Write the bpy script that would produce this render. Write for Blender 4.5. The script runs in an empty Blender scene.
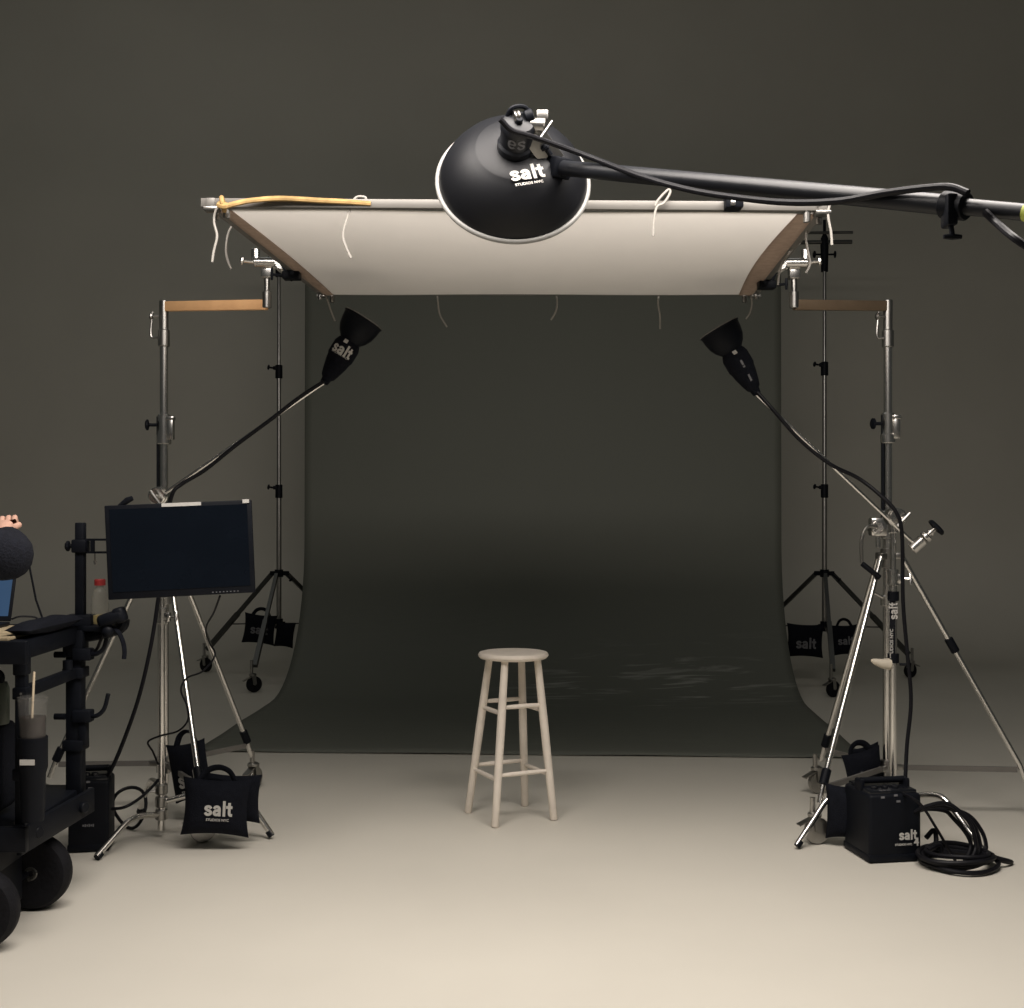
import bpy, bmesh, math, random
from mathutils import Vector, Matrix, Quaternion

random.seed(7)
scene = bpy.context.scene
C = scene.collection
V = Vector
PI = math.pi

# ------------------------------------------------------------------ camera, world, lamps, exposure
EYE, F = 1.45, 1250.0
cam_data = bpy.data.cameras.new('camera')
cam_data.sensor_width = 36.0
cam_data.lens = 36.0 * F / 1024.0
cam = bpy.data.objects.new('camera', cam_data)
cam.location = (0, 0, EYE)
cam.rotation_euler = (PI / 2, 0, 0)
C.objects.link(cam)
scene.camera = cam

world = bpy.data.worlds.new('world')
scene.world = world
world.use_nodes = True
bg = world.node_tree.nodes['Background']
bg.inputs['Color'].default_value = (0.97, 1.0, 0.92, 1)
bg.inputs['Strength'].default_value = 0.036


def area_lamp(name, loc, target, sx, sy, power, color=(1, 0.93, 0.83), spread=PI):
    l = bpy.data.lights.new(name, 'AREA')
    l.shape = 'RECTANGLE'
    l.size, l.size_y = sx, sy
    l.energy = power
    l.color = color
    l.spread = spread
    o = bpy.data.objects.new(name, l)
    o.location = loc
    o.rotation_euler = (V(target) - V(loc)).to_track_quat('-Z', 'Y').to_euler()
    C.objects.link(o)
    return o


area_lamp('hanging_lamp', (0.15, 3.2, 3.38), (0.15, 3.75, 0), 3.4, 0.95, 184, color=(1, 0.925, 0.86))
area_lamp('ceiling_lamp', (-1.4, 8.2, 7.0), (-0.8, 10.6, 0), 9.0, 2.0, 24, color=(1, 1, 0.95))

vs = scene.view_settings
vs.view_transform = 'Standard'
vs.look = 'None'
vs.exposure = 0.0
vs.gamma = 1.0
vs.use_curve_mapping = False


# ------------------------------------------------------------------ helpers
def P(px, py, D):
    return V(((px - 512) * D / F, D, EYE + (504 - py) * D / F))


def G(px, py):
    D = EYE * F / (py - 504.0)
    return V(((px - 512) * D / F, D, 0))


def mat(name, color, rough=0.5, metal=0.0, noise=0.0, nscale=20, bump=0.0, bscale=60, spec=0.5, trans=0.0, ior=1.45):
    m = bpy.data.materials.new(name)
    m.use_nodes = True
    nt = m.node_tree
    b = nt.nodes['Principled BSDF']
    b.inputs['Base Color'].default_value = (*color, 1)
    b.inputs['Roughness'].default_value = rough
    b.inputs['Metallic'].default_value = metal
    b.inputs['Specular IOR Level'].default_value = spec
    if trans:
        b.inputs['Transmission Weight'].default_value = trans
        b.inputs['IOR'].default_value = ior
    tc = nt.nodes.new('ShaderNodeTexCoord')
    if noise:
        n = nt.nodes.new('ShaderNodeTexNoise')
        n.inputs['Scale'].default_value = nscale
        n.inputs['Detail'].default_value = 6
        r = nt.nodes.new('ShaderNodeValToRGB')
        r.color_ramp.elements[0].position = 0.3
        r.color_ramp.elements[1].position = 0.7
        r.color_ramp.elements[0].color = (*[c * (1 - noise) for c in color], 1)
        r.color_ramp.elements[1].color = (*[min(1, c * (1 + noise)) for c in color], 1)
        nt.links.new(tc.outputs['Object'], n.inputs['Vector'])
        nt.links.new(n.outputs['Fac'], r.inputs['Fac'])
        nt.links.new(r.outputs['Color'], b.inputs['Base Color'])
    if bump:
        n = nt.nodes.new('ShaderNodeTexNoise')
        n.inputs['Scale'].default_value = bscale
        n.inputs['Detail'].default_value = 5
        u = nt.nodes.new('ShaderNodeBump')
        u.inputs['Strength'].default_value = bump
        u.inputs['Distance'].default_value = 0.01
        nt.links.new(tc.outputs['Object'], n.inputs['Vector'])
        nt.links.new(n.outputs['Fac'], u.inputs['Height'])
        nt.links.new(u.outputs['Normal'], b.inputs['Normal'])
    return m


M = {}
M['cyc'] = mat('studio_paint', (0.60, 0.57, 0.50), 0.6, noise=0.03, nscale=1.2, bump=0.05, bscale=9, spec=0.3)
M['chrome'] = mat('chrome', (0.76, 0.74, 0.71), 0.24, 1.0, noise=0.05, nscale=8)
M['steel'] = mat('dull_steel', (0.36, 0.35, 0.33), 0.34, 1.0, noise=0.1, nscale=10)
M['dark_steel'] = mat('dark_steel', (0.1, 0.1, 0.095), 0.35, 0.8, noise=0.1, nscale=10)
M['alu'] = mat('aluminium', (0.19, 0.18, 0.165), 0.5, 0.4, noise=0.06, nscale=14)
M['black'] = mat('black_plastic', (0.005, 0.006, 0.009), 0.5, noise=0.15, nscale=25, spec=0.13)
M['gloss_black'] = mat('gloss_black', (0.008, 0.009, 0.012), 0.24, noise=0.1, nscale=25)
M['tube_black'] = mat('tube_black', (0.008, 0.009, 0.012), 0.4, noise=0.1, nscale=25, spec=0.35)
M['dish_black'] = mat('dish_black', (0.0045, 0.005, 0.007), 0.5, noise=0.1, nscale=12, spec=0.3)
M['rubber'] = mat('rubber', (0.006, 0.006, 0.008), 0.75, noise=0.2, nscale=30, bump=0.3, bscale=60, spec=0.2)
M['fabric'] = mat('black_cordura', (0.006, 0.007, 0.011), 0.85, noise=0.2, nscale=60, bump=0.4, bscale=220, spec=0.12)
M['white'] = mat('white_print', (0.5, 0.485, 0.455), 0.7, noise=0.05, nscale=50)
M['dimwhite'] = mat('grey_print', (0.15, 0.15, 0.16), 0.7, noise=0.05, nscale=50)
M['rim'] = mat('white_rim', (0.30, 0.295, 0.28), 0.4, noise=0.03, nscale=20)
M['stool'] = mat('stool_paint', (0.75, 0.68, 0.595), 0.55, noise=0.05, nscale=18, bump=0.08, bscale=40, spec=0.35)
M['orange'] = mat('orange_reflection_metal', (0.95, 0.53, 0.26), 0.36, 0.2, noise=0.12, nscale=9)  # orange reflection on the left metal arm, put into its base colour
M['brown'] = mat('brown_metal', (0.30, 0.215, 0.14), 0.3, 0.7, noise=0.12, nscale=9)  # dark brown metal for the right offset arm
M['string'] = mat('cotton_cord', (0.36, 0.34, 0.31), 0.9, noise=0.05, nscale=90)
M['webbing'] = mat('yellow_webbing', (0.34, 0.215, 0.08), 0.8, noise=0.35, nscale=22)
M['hem'] = mat('tan_hem', (0.42, 0.31, 0.245), 0.85, noise=0.1, nscale=30)
M['wheel_grey'] = mat('grey_wheel', (0.36, 0.36, 0.33), 0.5, noise=0.1, nscale=30)
M['cable'] = mat('cable_rubber', (0.007, 0.007, 0.009), 0.45, noise=0.1, nscale=30, spec=0.14)
M['screen'] = mat('dark_screen', (0.004, 0.006, 0.010), 0.2, noise=0.1, nscale=5, spec=0.25)
M['tan'] = mat('tan_board', (0.36, 0.29, 0.18), 0.8, noise=0.2, nscale=14)
M['red'] = mat('red_cap', (0.35, 0.03, 0.03), 0.45, noise=0.05)
M['green'] = mat('green_enamel', (0.05, 0.06, 0.045), 0.5, noise=0.08)
M['lime'] = mat('lime_tape', (0.5, 0.56, 0.1), 0.6, noise=0.05)
M['cream'] = mat('cream_plastic', (0.58, 0.52, 0.42), 0.5, noise=0.05)
M['skin'] = mat('skin', (0.52, 0.31, 0.235), 0.6, noise=0.08, nscale=40)
M['knit'] = mat('black_knit', (0.008, 0.009, 0.014), 0.95, noise=0.2, nscale=60, bump=0.5, bscale=140, spec=0.2)
M['denim'] = mat('dark_denim', (0.02, 0.024, 0.034), 0.9, noise=0.2, nscale=60)
M['hair'] = mat('brown_hair', (0.06, 0.035, 0.02), 0.6, noise=0.3, nscale=40)
M['eye'] = mat('eye_white', (0.7, 0.68, 0.65), 0.2, noise=0.02)
M['coffee'] = mat('iced_coffee', (0.012, 0.007, 0.006), 0.25, noise=0.4, nscale=40)
M['straw'] = mat('straw', (0.6, 0.5, 0.36), 0.5, noise=0.05)
M['juice'] = mat('pale_juice', (0.45, 0.34, 0.1), 0.3, noise=0.1)


def clear_mat(name, color, alpha):
    m = mat(name, color, 0.12, noise=0.02)
    nt = m.node_tree
    b = nt.nodes['Principled BSDF']
    tr = nt.nodes.new('ShaderNodeBsdfTransparent')
    mx = nt.nodes.new('ShaderNodeMixShader')
    mx.inputs[0].default_value = alpha
    out = nt.nodes['Material Output']
    nt.links.new(tr.outputs[0], mx.inputs[1])
    nt.links.new(b.outputs[0], mx.inputs[2])
    nt.links.new(mx.outputs[0], out.inputs['Surface'])
    return m


M['clear'] = clear_mat('clear_plastic', (0.30, 0.29, 0.27), 0.08)

M['bottle'] = clear_mat('bottle_plastic', (0.42, 0.41, 0.35), 0.24)


def silk_mat():
    m = bpy.data.materials.new('diffusion_silk')
    m.use_nodes = True
    nt = m.node_tree
    nt.nodes.remove(nt.nodes['Principled BSDF'])
    tc = nt.nodes.new('ShaderNodeTexCoord')
    n = nt.nodes.new('ShaderNodeTexNoise')
    n.inputs['Scale'].default_value = 3
    r = nt.nodes.new('ShaderNodeValToRGB')
    r.color_ramp.elements[0].color = (0.80, 0.765, 0.72, 1)
    r.color_ramp.elements[1].color = (0.85, 0.815, 0.77, 1)
    d = nt.nodes.new('ShaderNodeBsdfDiffuse')
    t = nt.nodes.new('ShaderNodeBsdfTranslucent')
    mx = nt.nodes.new('ShaderNodeMixShader')
    mx.inputs[0].default_value = 0.23
    nt.links.new(tc.outputs['Object'], n.inputs['Vector'])
    nt.links.new(n.outputs['Fac'], r.inputs['Fac'])
    nt.links.new(r.outputs['Color'], d.inputs['Color'])
    nt.links.new(r.outputs['Color'], t.inputs['Color'])
    nt.links.new(d.outputs[0], mx.inputs[1])
    nt.links.new(t.outputs[0], mx.inputs[2])
    nt.links.new(mx.outputs[0], nt.nodes['Material Output'].inputs['Surface'])
    return m


M['silk'] = silk_mat()


def paper_mat():
    m = mat('grey_seamless_paper', (0.145, 0.151, 0.127), 0.6, spec=0.3)
    nt = m.node_tree
    b = nt.nodes['Principled BSDF']
    tc = nt.nodes.new('ShaderNodeTexCoord')
    mp = nt.nodes.new('ShaderNodeMapping')
    mp.inputs['Scale'].default_value = (0.9, 9, 0.4)
    n = nt.nodes.new('ShaderNodeTexNoise')
    n.inputs['Scale'].default_value = 2.2
    n.inputs['Detail'].default_value = 7
    n.inputs['Distortion'].default_value = 0.6
    bu = nt.nodes.new('ShaderNodeBump')
    bu.inputs['Strength'].default_value = 0.25
    bu.inputs['Distance'].default_value = 0.02
    nt.links.new(tc.outputs['Object'], mp.inputs['Vector'])
    nt.links.new(mp.outputs[0], n.inputs['Vector'])
    nt.links.new(n.outputs['Fac'], bu.inputs['Height'])
    nt.links.new(bu.outputs['Normal'], b.inputs['Normal'])
    # chalky scuffs: streaky noise, only on the trodden strip near the sweep
    sp = nt.nodes.new('ShaderNodeSeparateXYZ')
    nt.links.new(tc.outputs['Object'], sp.inputs[0])
    r = nt.nodes.new('ShaderNodeValToRGB')
    r.color_ramp.elements[0].position = 0.55
    r.color_ramp.elements[1].position = 0.74
    nt.links.new(n.outputs['Fac'], r.inputs['Fac'])

    def band(sock, lo, hi, soft):
        a = nt.nodes.new('ShaderNodeMapRange')
        a.interpolation_type = 'SMOOTHSTEP'
        a.inputs['From Min'].default_value = lo - soft
        a.inputs['From Max'].default_value = lo + soft
        c = nt.nodes.new('ShaderNodeMapRange')
        c.interpolation_type = 'SMOOTHSTEP'
        c.inputs['From Min'].default_value = hi - soft
        c.inputs['From Max'].default_value = hi + soft
        c.inputs['To Min'].default_value = 1
        c.inputs['To Max'].default_value = 0
        nt.links.new(sock, a.inputs['Value'])
        nt.links.new(sock, c.inputs['Value'])
        x = nt.nodes.new('ShaderNodeMath')
        x.operation = 'MULTIPLY'
        nt.links.new(a.outputs[0], x.inputs[0])
        nt.links.new(c.outputs[0], x.inputs[1])
        return x.outputs[0]
    k = nt.nodes.new('ShaderNodeMath'); k.operation = 'MULTIPLY'
    nt.links.new(band(sp.outputs['Y'], 1.75, 2.35, 0.35), k.inputs[0])
    nt.links.new(band(sp.outputs['X'], 0.1, 1.9, 0.5), k.inputs[1])
    k2 = nt.nodes.new('ShaderNodeMath'); k2.operation = 'MULTIPLY'
    nt.links.new(k.outputs[0], k2.inputs[0])
    nt.links.new(r.outputs['Color'], k2.inputs[1])
    mix = nt.nodes.new('ShaderNodeMix'); mix.data_type = 'RGBA'
    mix.inputs['A'].default_value = (0.145, 0.151, 0.127, 1)
    mix.inputs['B'].default_value = (0.5, 0.5, 0.46, 1)
    nt.links.new(k2.outputs[0], mix.inputs['Factor'])
    nt.links.new(mix.outputs['Result'], b.inputs['Base Color'])
    return m


M['paper'] = paper_mat()


def emit_mat(name, color, strength):
    m = bpy.data.materials.new(name)
    m.use_nodes = True
    nt = m.node_tree
    b = nt.nodes['Principled BSDF']
    b.inputs['Base Color'].default_value = (0.01, 0.01, 0.01, 1)
    tc = nt.nodes.new('ShaderNodeTexCoord')
    n = nt.nodes.new('ShaderNodeTexNoise')
    n.inputs['Scale'].default_value = 6
    r = nt.nodes.new('ShaderNodeValToRGB')
    r.color_ramp.elements[0].color = (*[c * 0.8 for c in color], 1)
    r.color_ramp.elements[1].color = (*[c * 1.2 for c in color], 1)
    nt.links.new(tc.outputs['Object'], n.inputs['Vector'])
    nt.links.new(n.outputs['Fac'], r.inputs['Fac'])
    nt.links.new(r.outputs['Color'], b.inputs['Emission Color'])
    b.inputs['Emission Strength'].default_value = strength
    return m


M['laptop_screen'] = emit_mat('lit_blue_screen', (0.03, 0.10, 0.22), 0.55)


class MB:
    """collects shapes in world coordinates into one mesh"""
    def __init__(s):
        s.bm = bmesh.new()

    def box(s, c, size, rot=None, bevel=0.0, seg=2):
        r = bmesh.ops.create_cube(s.bm, size=1.0)
        vs_ = r['verts']
        bmesh.ops.scale(s.bm, vec=V(size), verts=vs_)
        if bevel > 0:
            es = list({e for v in vs_ for e in v.link_edges})
            rb = bmesh.ops.bevel(s.bm, geom=es, offset=bevel, segments=seg, profile=0.5, affect='EDGES')
            vs_ = list({v for f in rb['faces'] for v in f.verts} | {v for v in vs_ if v.is_valid})
        mtx = Matrix.Translation(V(c))
        if rot is not None:
            mtx = mtx @ rot.to_4x4()
        bmesh.ops.transform(s.bm, matrix=mtx, verts=vs_)
        return s

    def bar(s, p0, p1, w, h, up=V((0, 0, 1)), bevel=0.0):
        p0, p1 = V(p0), V(p1)
        x = (p1 - p0).normalized()
        y = up.cross(x).normalized()
        z = x.cross(y)
        R = Matrix((x, y, z)).transposed()
        return s.box((p0 + p1) / 2, ((p1 - p0).length, w, h), R, bevel)

    def lathe(s, prof, origin, axis, seg=24, caps=True):
        origin = V(origin)
        a = V(axis).normalized()
        u = a.orthogonal().normalized()
        w = a.cross(u)
        rings = []
        for (r, t) in prof:
            c = origin + a * t
            if r < 1e-6:
                rings.append([s.bm.verts.new(c)])
            else:
                rings.append([s.bm.verts.new(c + (u * math.cos(k * 2 * PI / seg) + w * math.sin(k * 2 * PI / seg)) * r) for k in range(seg)])
        for A, B in zip(rings[:-1], rings[1:]):
            if len(A) == 1 and len(B) == 1:
                continue
            for k in range(seg):
                k2 = (k + 1) % seg
                if len(A) == 1:
                    s.bm.faces.new((A[0], B[k2], B[k]))
                elif len(B) == 1:
                    s.bm.faces.new((A[k], A[k2], B[0]))
                else:
                    s.bm.faces.new((A[k], A[k2], B[k2], B[k]))
        if caps:
            if len(rings[0]) > 1:
                s.bm.faces.new(list(reversed(rings[0])))
            if len(rings[-1]) > 1:
                s.bm.faces.new(rings[-1])
        return s

    def cyl(s, p0, p1, r0, r1=None, seg=16, ch=0.0):
        p0, p1 = V(p0), V(p1)
        r1 = r0 if r1 is None else r1
        L = (p1 - p0).length
        prof = [(r0, 0), (r1, L)] if not ch else [(r0 - ch, 0), (r0, ch), (r1, L - ch), (r1 - ch, L)]
        return s.lathe(prof, p0, p1 - p0, seg)

    def sphere(s, c, r, seg=14, squash=None):
        prof = [(0, -r)] + [(r * math.cos(a), r * math.sin(a)) for a in [(-PI / 2 + PI * i / 8) for i in range(1, 8)]] + [(0, r)]
        n0 = len(s.bm.verts)
        s.lathe(prof, c, (0, 0, 1), seg, caps=False)
        if squash:
            s.bm.verts.ensure_lookup_table()
            for v in s.bm.verts[n0:]:
                v.co = V(c) + V([(v.co[i] - c[i]) * squash[i] for i in range(3)])
        return s

    def tube(s, pts, r, seg=8, closed=False, flat=None):
        pts = [V(p) for p in pts]
        n = len(pts)
        rr = r if isinstance(r, (list, tuple)) else [r] * n
        T = []
        for i in range(n):
            if closed:
                t = pts[(i + 1) % n] - pts[i - 1]
            else:
                t = pts[min(i + 1, n - 1)] - pts[max(i - 1, 0)]
            T.append(t.normalized() if t.length > 1e-9 else V((0, 0, 1)))
        u = T[0].orthogonal().normalized()
        rings = []
        for i in range(n):
            if i:
                q = T[i - 1].rotation_difference(T[i])
                u = (q @ u)
                u = (u - T[i] * u.dot(T[i])).normalized()
            w = T[i].cross(u)
            fu, fw = (1, 1) if flat is None else flat
            rings.append([s.bm.verts.new(pts[i] + (u * math.cos(k * 2 * PI / seg) * fu + w * math.sin(k * 2 * PI / seg) * fw) * rr[i]) for k in range(seg)])
        pairs = list(zip(rings[:-1], rings[1:])) + ([(rings[-1], rings[0])] if closed else [])
        for A, B in pairs:
            for k in range(seg):
                k2 = (k + 1) % seg
                s.bm.faces.new((A[k], A[k2], B[k2], B[k]))
        if not closed:
            s.bm.faces.new(list(reversed(rings[0])))
            s.bm.faces.new(rings[-1])
        return s

    def torus(s, c, axis, R, r, seg=28, sseg=10):
        a = V(axis).normalized()
        u = a.orthogonal().normalized()
        w = a.cross(u)
        pts = [V(c) + (u * math.cos(k * 2 * PI / seg) + w * math.sin(k * 2 * PI / seg)) * R for k in range(seg)]
        return s.tube(pts, r, sseg, closed=True)

    def grid(s, fn, nu, nv):
        g = [[s.bm.verts.new(fn(i / nu, j / nv)) for j in range(nv + 1)] for i in range(nu + 1)]
        for i in range(nu):
            for j in range(nv):
                s.bm.faces.new((g[i][j], g[i + 1][j], g[i + 1][j + 1], g[i][j + 1]))
        return s

    def pillow(s, c, X, Z, N, w, h, t, nu=14, nv=12, ears=0.10):
        """stuffed pouch with pointed corners; X across, Z up, N thickness direction"""
        c = V(c)

        def pos(u, v, sg):
            du = 1 - ears * (1 - v * v)
            dv = 1 - ears * (1 - u * u)
            th = (max(0, 1 - abs(u) ** 3) ** 0.5) * (max(0, 1 - abs(v) ** 3) ** 0.5)
            wob = 0.06 * math.sin(5 * u + 3 * v)
            return c + X * (w / 2 * u * du) + Z * (h / 2 * v * dv) + N * (sg * t / 2 * th * (1 + wob))
        ring = {}
        for sg in (1, -1):
            g = [[None] * (nv + 1) for _ in range(nu + 1)]
            for i in range(nu + 1):
                for j in range(nv + 1):
                    edge = i in (0, nu) or j in (0, nv)
                    if edge and (i, j) in ring:
                        g[i][j] = ring[(i, j)]
                        continue
                    vv = s.bm.verts.new(pos(-1 + 2 * i / nu, -1 + 2 * j / nv, sg))
                    if edge:
                        ring[(i, j)] = vv
                    g[i][j] = vv
            for i in range(nu):
                for j in range(nv):
                    q = (g[i][j], g[i + 1][j], g[i + 1][j + 1], g[i][j + 1])
                    s.bm.faces.new(q if sg > 0 else tuple(reversed(q)))
        return s

    def mesh(s, name, angle=35):
        bmesh.ops.recalc_face_normals(s.bm, faces=s.bm.faces[:])
        me = bpy.data.meshes.new(name)
        s.bm.to_mesh(me)
        s.bm.free()
        for p in me.polygons:
            p.use_smooth = True
        me.set_sharp_from_angle(angle=math.radians(angle))
        return me


WL = {}


def thing(name, loc, label, cat, group=None):
    o = bpy.data.objects.new(name, None)
    o.empty_display_size = 0.1
    o.location = loc
    C.objects.link(o)
    o['label'] = label
    o['category'] = cat
    if group:
        o['group'] = group
    WL[o.name] = V(loc)
    return o


def part(name, mb, m, parent, label=None, angle=35):
    off = WL[parent.name]
    bmesh.ops.translate(mb.bm, vec=-off, verts=mb.bm.verts[:])
    me = mb.mesh(name, angle)
    me.materials.append(M[m] if isinstance(m, str) else m)
    o = bpy.data.objects.new(name, me)
    C.objects.link(o)
    o.parent = parent
    WL[o.name] = off.copy()
    if label:
        o['label'] = label
    return o


def solo(name, mb, m, loc, label, cat, group=None, angle=35):
    loc = V(loc)
    bmesh.ops.translate(mb.bm, vec=-loc, verts=mb.bm.verts[:])
    me = mb.mesh(name, angle)
    me.materials.append(M[m])
    o = bpy.data.objects.new(name, me)
    o.location = loc
    C.objects.link(o)
    o['label'] = label
    o['category'] = cat
    if group:
        o['group'] = group
    WL[o.name] = loc.copy()
    return o


def struct(name, mb, m):
    me = mb.mesh(name)
    me.materials.append(M[m])
    o = bpy.data.objects.new(name, me)
    C.objects.link(o)
    o['kind'] = 'structure'
    WL[o.name] = V((0, 0, 0))
    return o


def spline(pts, n=8):
    pts = [V(p) for p in pts]
    out = []
    ext = [pts[0] * 2 - pts[1]] + pts + [pts[-1] * 2 - pts[-2]]
    for i in range(1, len(ext) - 2):
        p0, p1, p2, p3 = ext[i - 1:i + 3]
        for k in range(n):
            t = k / n
            out.append(0.5 * ((2 * p1) + (p2 - p0) * t + (2 * p0 - 5 * p1 + 4 * p2 - p3) * t * t + (3 * p1 - p0 - 3 * p2 + p3) * t ** 3))
    out.append(pts[-1])
    return out


def text(mb, s, size, origin, X, Y, bold=0.0, depth=0.0012, bend=None, squeeze=1.0, align='CENTER'):
    """solid lettering laid on a surface; bend = cylinder radius when the surface is round"""
    cu = bpy.data.curves.new('lettering', 'FONT')
    cu.body = s
    cu.size = size
    cu.align_x = align
    cu.align_y = 'CENTER'
    cu.offset = bold * size
    cu.extrude = depth / 2
    cu.resolution_u = 3
    ob = bpy.data.objects.new('lettering', cu)
    C.objects.link(ob)
    bpy.context.view_layer.update()
    dg = bpy.context.evaluated_depsgraph_get()
    me = bpy.data.meshes.new_from_object(ob.evaluated_get(dg))
    bpy.data.objects.remove(ob)
    bpy.data.curves.remove(cu)
    X, Y = V(X).normalized(), V(Y).normalized()
    N = X.cross(Y)
    vm = []
    for v in me.vertices:
        x, y, z = v.co
        x *= squeeze
        if bend:
            a = x / bend
            p = V(origin) + X * (bend * math.sin(a)) + Y * y + N * (bend * (math.cos(a) - 1) + z)
        else:
            p = V(origin) + X * x + Y * y + N * z
        vm.append(mb.bm.verts.new(p))
    for f in me.polygons:
        try:
            mb.bm.faces.new([vm[i] for i in f.vertices])
        except ValueError:
            pass
    bpy.data.meshes.remove(me)
    return mb


GLYPHS = {
    's': (0.80, [[(0.67, 0.68), (0.55, 0.83), (0.38, 0.87), (0.2, 0.79), (0.18, 0.65), (0.32, 0.55), (0.48, 0.48), (0.63, 0.37), (0.61, 0.21), (0.44, 0.13), (0.26, 0.15), (0.12, 0.31)]]),
    'a': (0.90, [[(0.13, 0.68), (0.24, 0.83), (0.42, 0.87), (0.58, 0.79), (0.63, 0.62), (0.63, 0.3), (0.64, 0.0)],
                 [(0.63, 0.54), (0.44, 0.53), (0.22, 0.45), (0.14, 0.29), (0.24, 0.15), (0.42, 0.14), (0.62, 0.28)]]),
    'l': (0.36, [[(0.16, 1.42), (0.16, 0.7), (0.16, 0.0)]]),
    't': (0.58, [[(0.28, 1.28), (0.28, 0.7), (0.28, 0.34), (0.35, 0.16), (0.56, 0.13)], [(-0.02, 0.86), (0.28, 0.86), (0.56, 0.86)]]),
    'e': (0.78, [[(0.13, 0.5), (0.4, 0.5), (0.64, 0.5), (0.62, 0.72), (0.4, 0.87), (0.18, 0.74), (0.11, 0.5), (0.18, 0.26), (0.4, 0.13), (0.62, 0.24)]]),
}


def wordmark(mb, word, size, origin, X, Y, bend=None, w=0.25, depth=0.0012):
    """heavy rounded sans lettering drawn as flat strokes"""
    X, Y = V(X).normalized(), V(Y).normalized()
    N = X.cross(Y)
    u = size * 0.56
    total = sum(GLYPHS[c][0] for c in word)
    hgt = 1.42 if 'l' in word else 1.0

    def put(x, y, z):
        x, y = (x - total / 2 + 0.04) * u, (y - hgt / 2) * u
        if bend:
            a = x / bend
            return V(origin) + X * (bend * math.sin(a)) + Y * y + N * (bend * (math.cos(a) - 1) + z)
        return V(origin) + X * x + Y * y + N * z
    ox = 0.0
    for k, ch in enumerate(word):
        adv, strokes = GLYPHS[ch]
        for j, st in enumerate(strokes):
            zz = depth * (0.5 + 0.12 * j)
            straight = len(st) == 3
            p2 = [V((a, b, 0)) for a, b in st] if straight else spline([(a, b, 0) for a, b in st], 4)
            rows = []
            for i, p in enumerate(p2):
                t = (p2[min(i + 1, len(p2) - 1)] - p2[max(i - 1, 0)]).normalized()
                n = V((-t.y, t.x, 0)) * w / 2
                rows.append([mb.bm.verts.new(put(ox + q.x, q.y, z)) for q, z in ((p + n, zz), (p - n, zz), (p - n, -depth / 2), (p + n, -depth / 2))])
            for A, B in zip(rows[:-1], rows[1:]):
                for e in range(4):
                    mb.bm.faces.new((A[e], A[(e + 1) % 4], B[(e + 1) % 4], B[e]))
            mb.bm.faces.new(rows[0])
            mb.bm.faces.new(list(reversed(rows[-1])))
        ox += adv
    return mb


X1, Y1, Z1 = V((1, 0, 0)), V((0, 1, 0)), V((0, 0, 1))


def knob(mb, p, d, r=0.02, L=0.03, stem=0.008):
    """T-shaped clamp screw: stem and a lobed head"""
    p, d = V(p), V(d).normalized()
    mb.cyl(p, p + d * L, stem, seg=8)
    mb.lathe([(r * 0.5, 0), (r, 0.004), (r, 0.012), (r * 0.6, 0.018)], p + d * L, d, 10)
    return mb


def tee(mb, p, d, across, L=0.035, w=0.05, r=0.006):
    p, d = V(p), V(d).normalized()
    e = p + d * L
    a = V(across).normalized()
    mb.cyl(p, e, r, seg=8)
    mb.tube([e - a * w / 2, e, e + a * w / 2], [r * 0.8, r * 1.2, r * 0.8], 8)
    return mb


# ------------------------------------------------------------------ the setting: painted cyclorama
CY0, CR = 11.4, 1.3


def floor_fn(u, v):
    return V((-14 + 28 * u, -3 + (CY0 + 3) * v, 0))


struct('floor', MB().grid(floor_fn, 8, 8), 'cyc')


def wall_fn(u, v):
    x = -14 + 28 * u
    if v < 0.6:
        a = v / 0.6 * PI / 2
        return V((x, CY0 + CR * math.sin(a), CR * (1 - math.cos(a))))
    t = (v - 0.6) / 0.4
    return V((x, CY0 + CR, CR + (7.5 - CR) * t))


struct('wall_back', MB().grid(wall_fn, 4, 40), 'cyc')

# ------------------------------------------------------------------ backdrop paper on its bar
BL_, BR_ = V((-1.93, 10.35, 0)), V((2.53, 10.12, 0))     # the two stands that carry the bar
ux = (BR_ - BL_).normalized()
uy = V((-ux.y, ux.x, 0))
BARZ = 3.57
pc = BL_ + ux * 2.17                                      # middle of the paper along the bar
bd = thing('paper_backdrop', (pc.x - uy.x * 3.0, pc.y - uy.y * 3.0, 0.0),
           'wide dark grey seamless paper backdrop sweeping down onto the studio floor', 'backdrop')
o0 = pc - uy * 0.075
prof = [(0.0, BARZ)]
R_ = 1.15
for i in range(6):
    prof.append((0.0 - 0.02 * i / 5, BARZ - (BARZ - R_) * (i + 1) / 6))
for i in range(1, 15):
    a = PI / 2 * i / 14
    prof.append((-0.02 - R_ * (1 - math.cos(a)), R_ * (1 - math.sin(a)) + 0.004))
for i in range(1, 13):
    prof.append((-0.02 - R_ - (2.96 - 1.17) * i / 12, 0.004))


def paper_fn(u, v):
    k = v * (len(prof) - 1)
    i = min(int(k), len(prof) - 2)
    t = k - i
    y = prof[i][0] * (1 - t) + prof[i + 1][0] * t
    z = prof[i][1] * (1 - t) + prof[i + 1][1] * t
    s = -1.935 + 3.87 * u
    if z < 0.03:
        z += 0.0025 * (1 + math.sin(s * 5 + y * 7)) * min(1, abs(y) - 0.9)
    return o0 + ux * s + uy * y + Z1 * z


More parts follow.
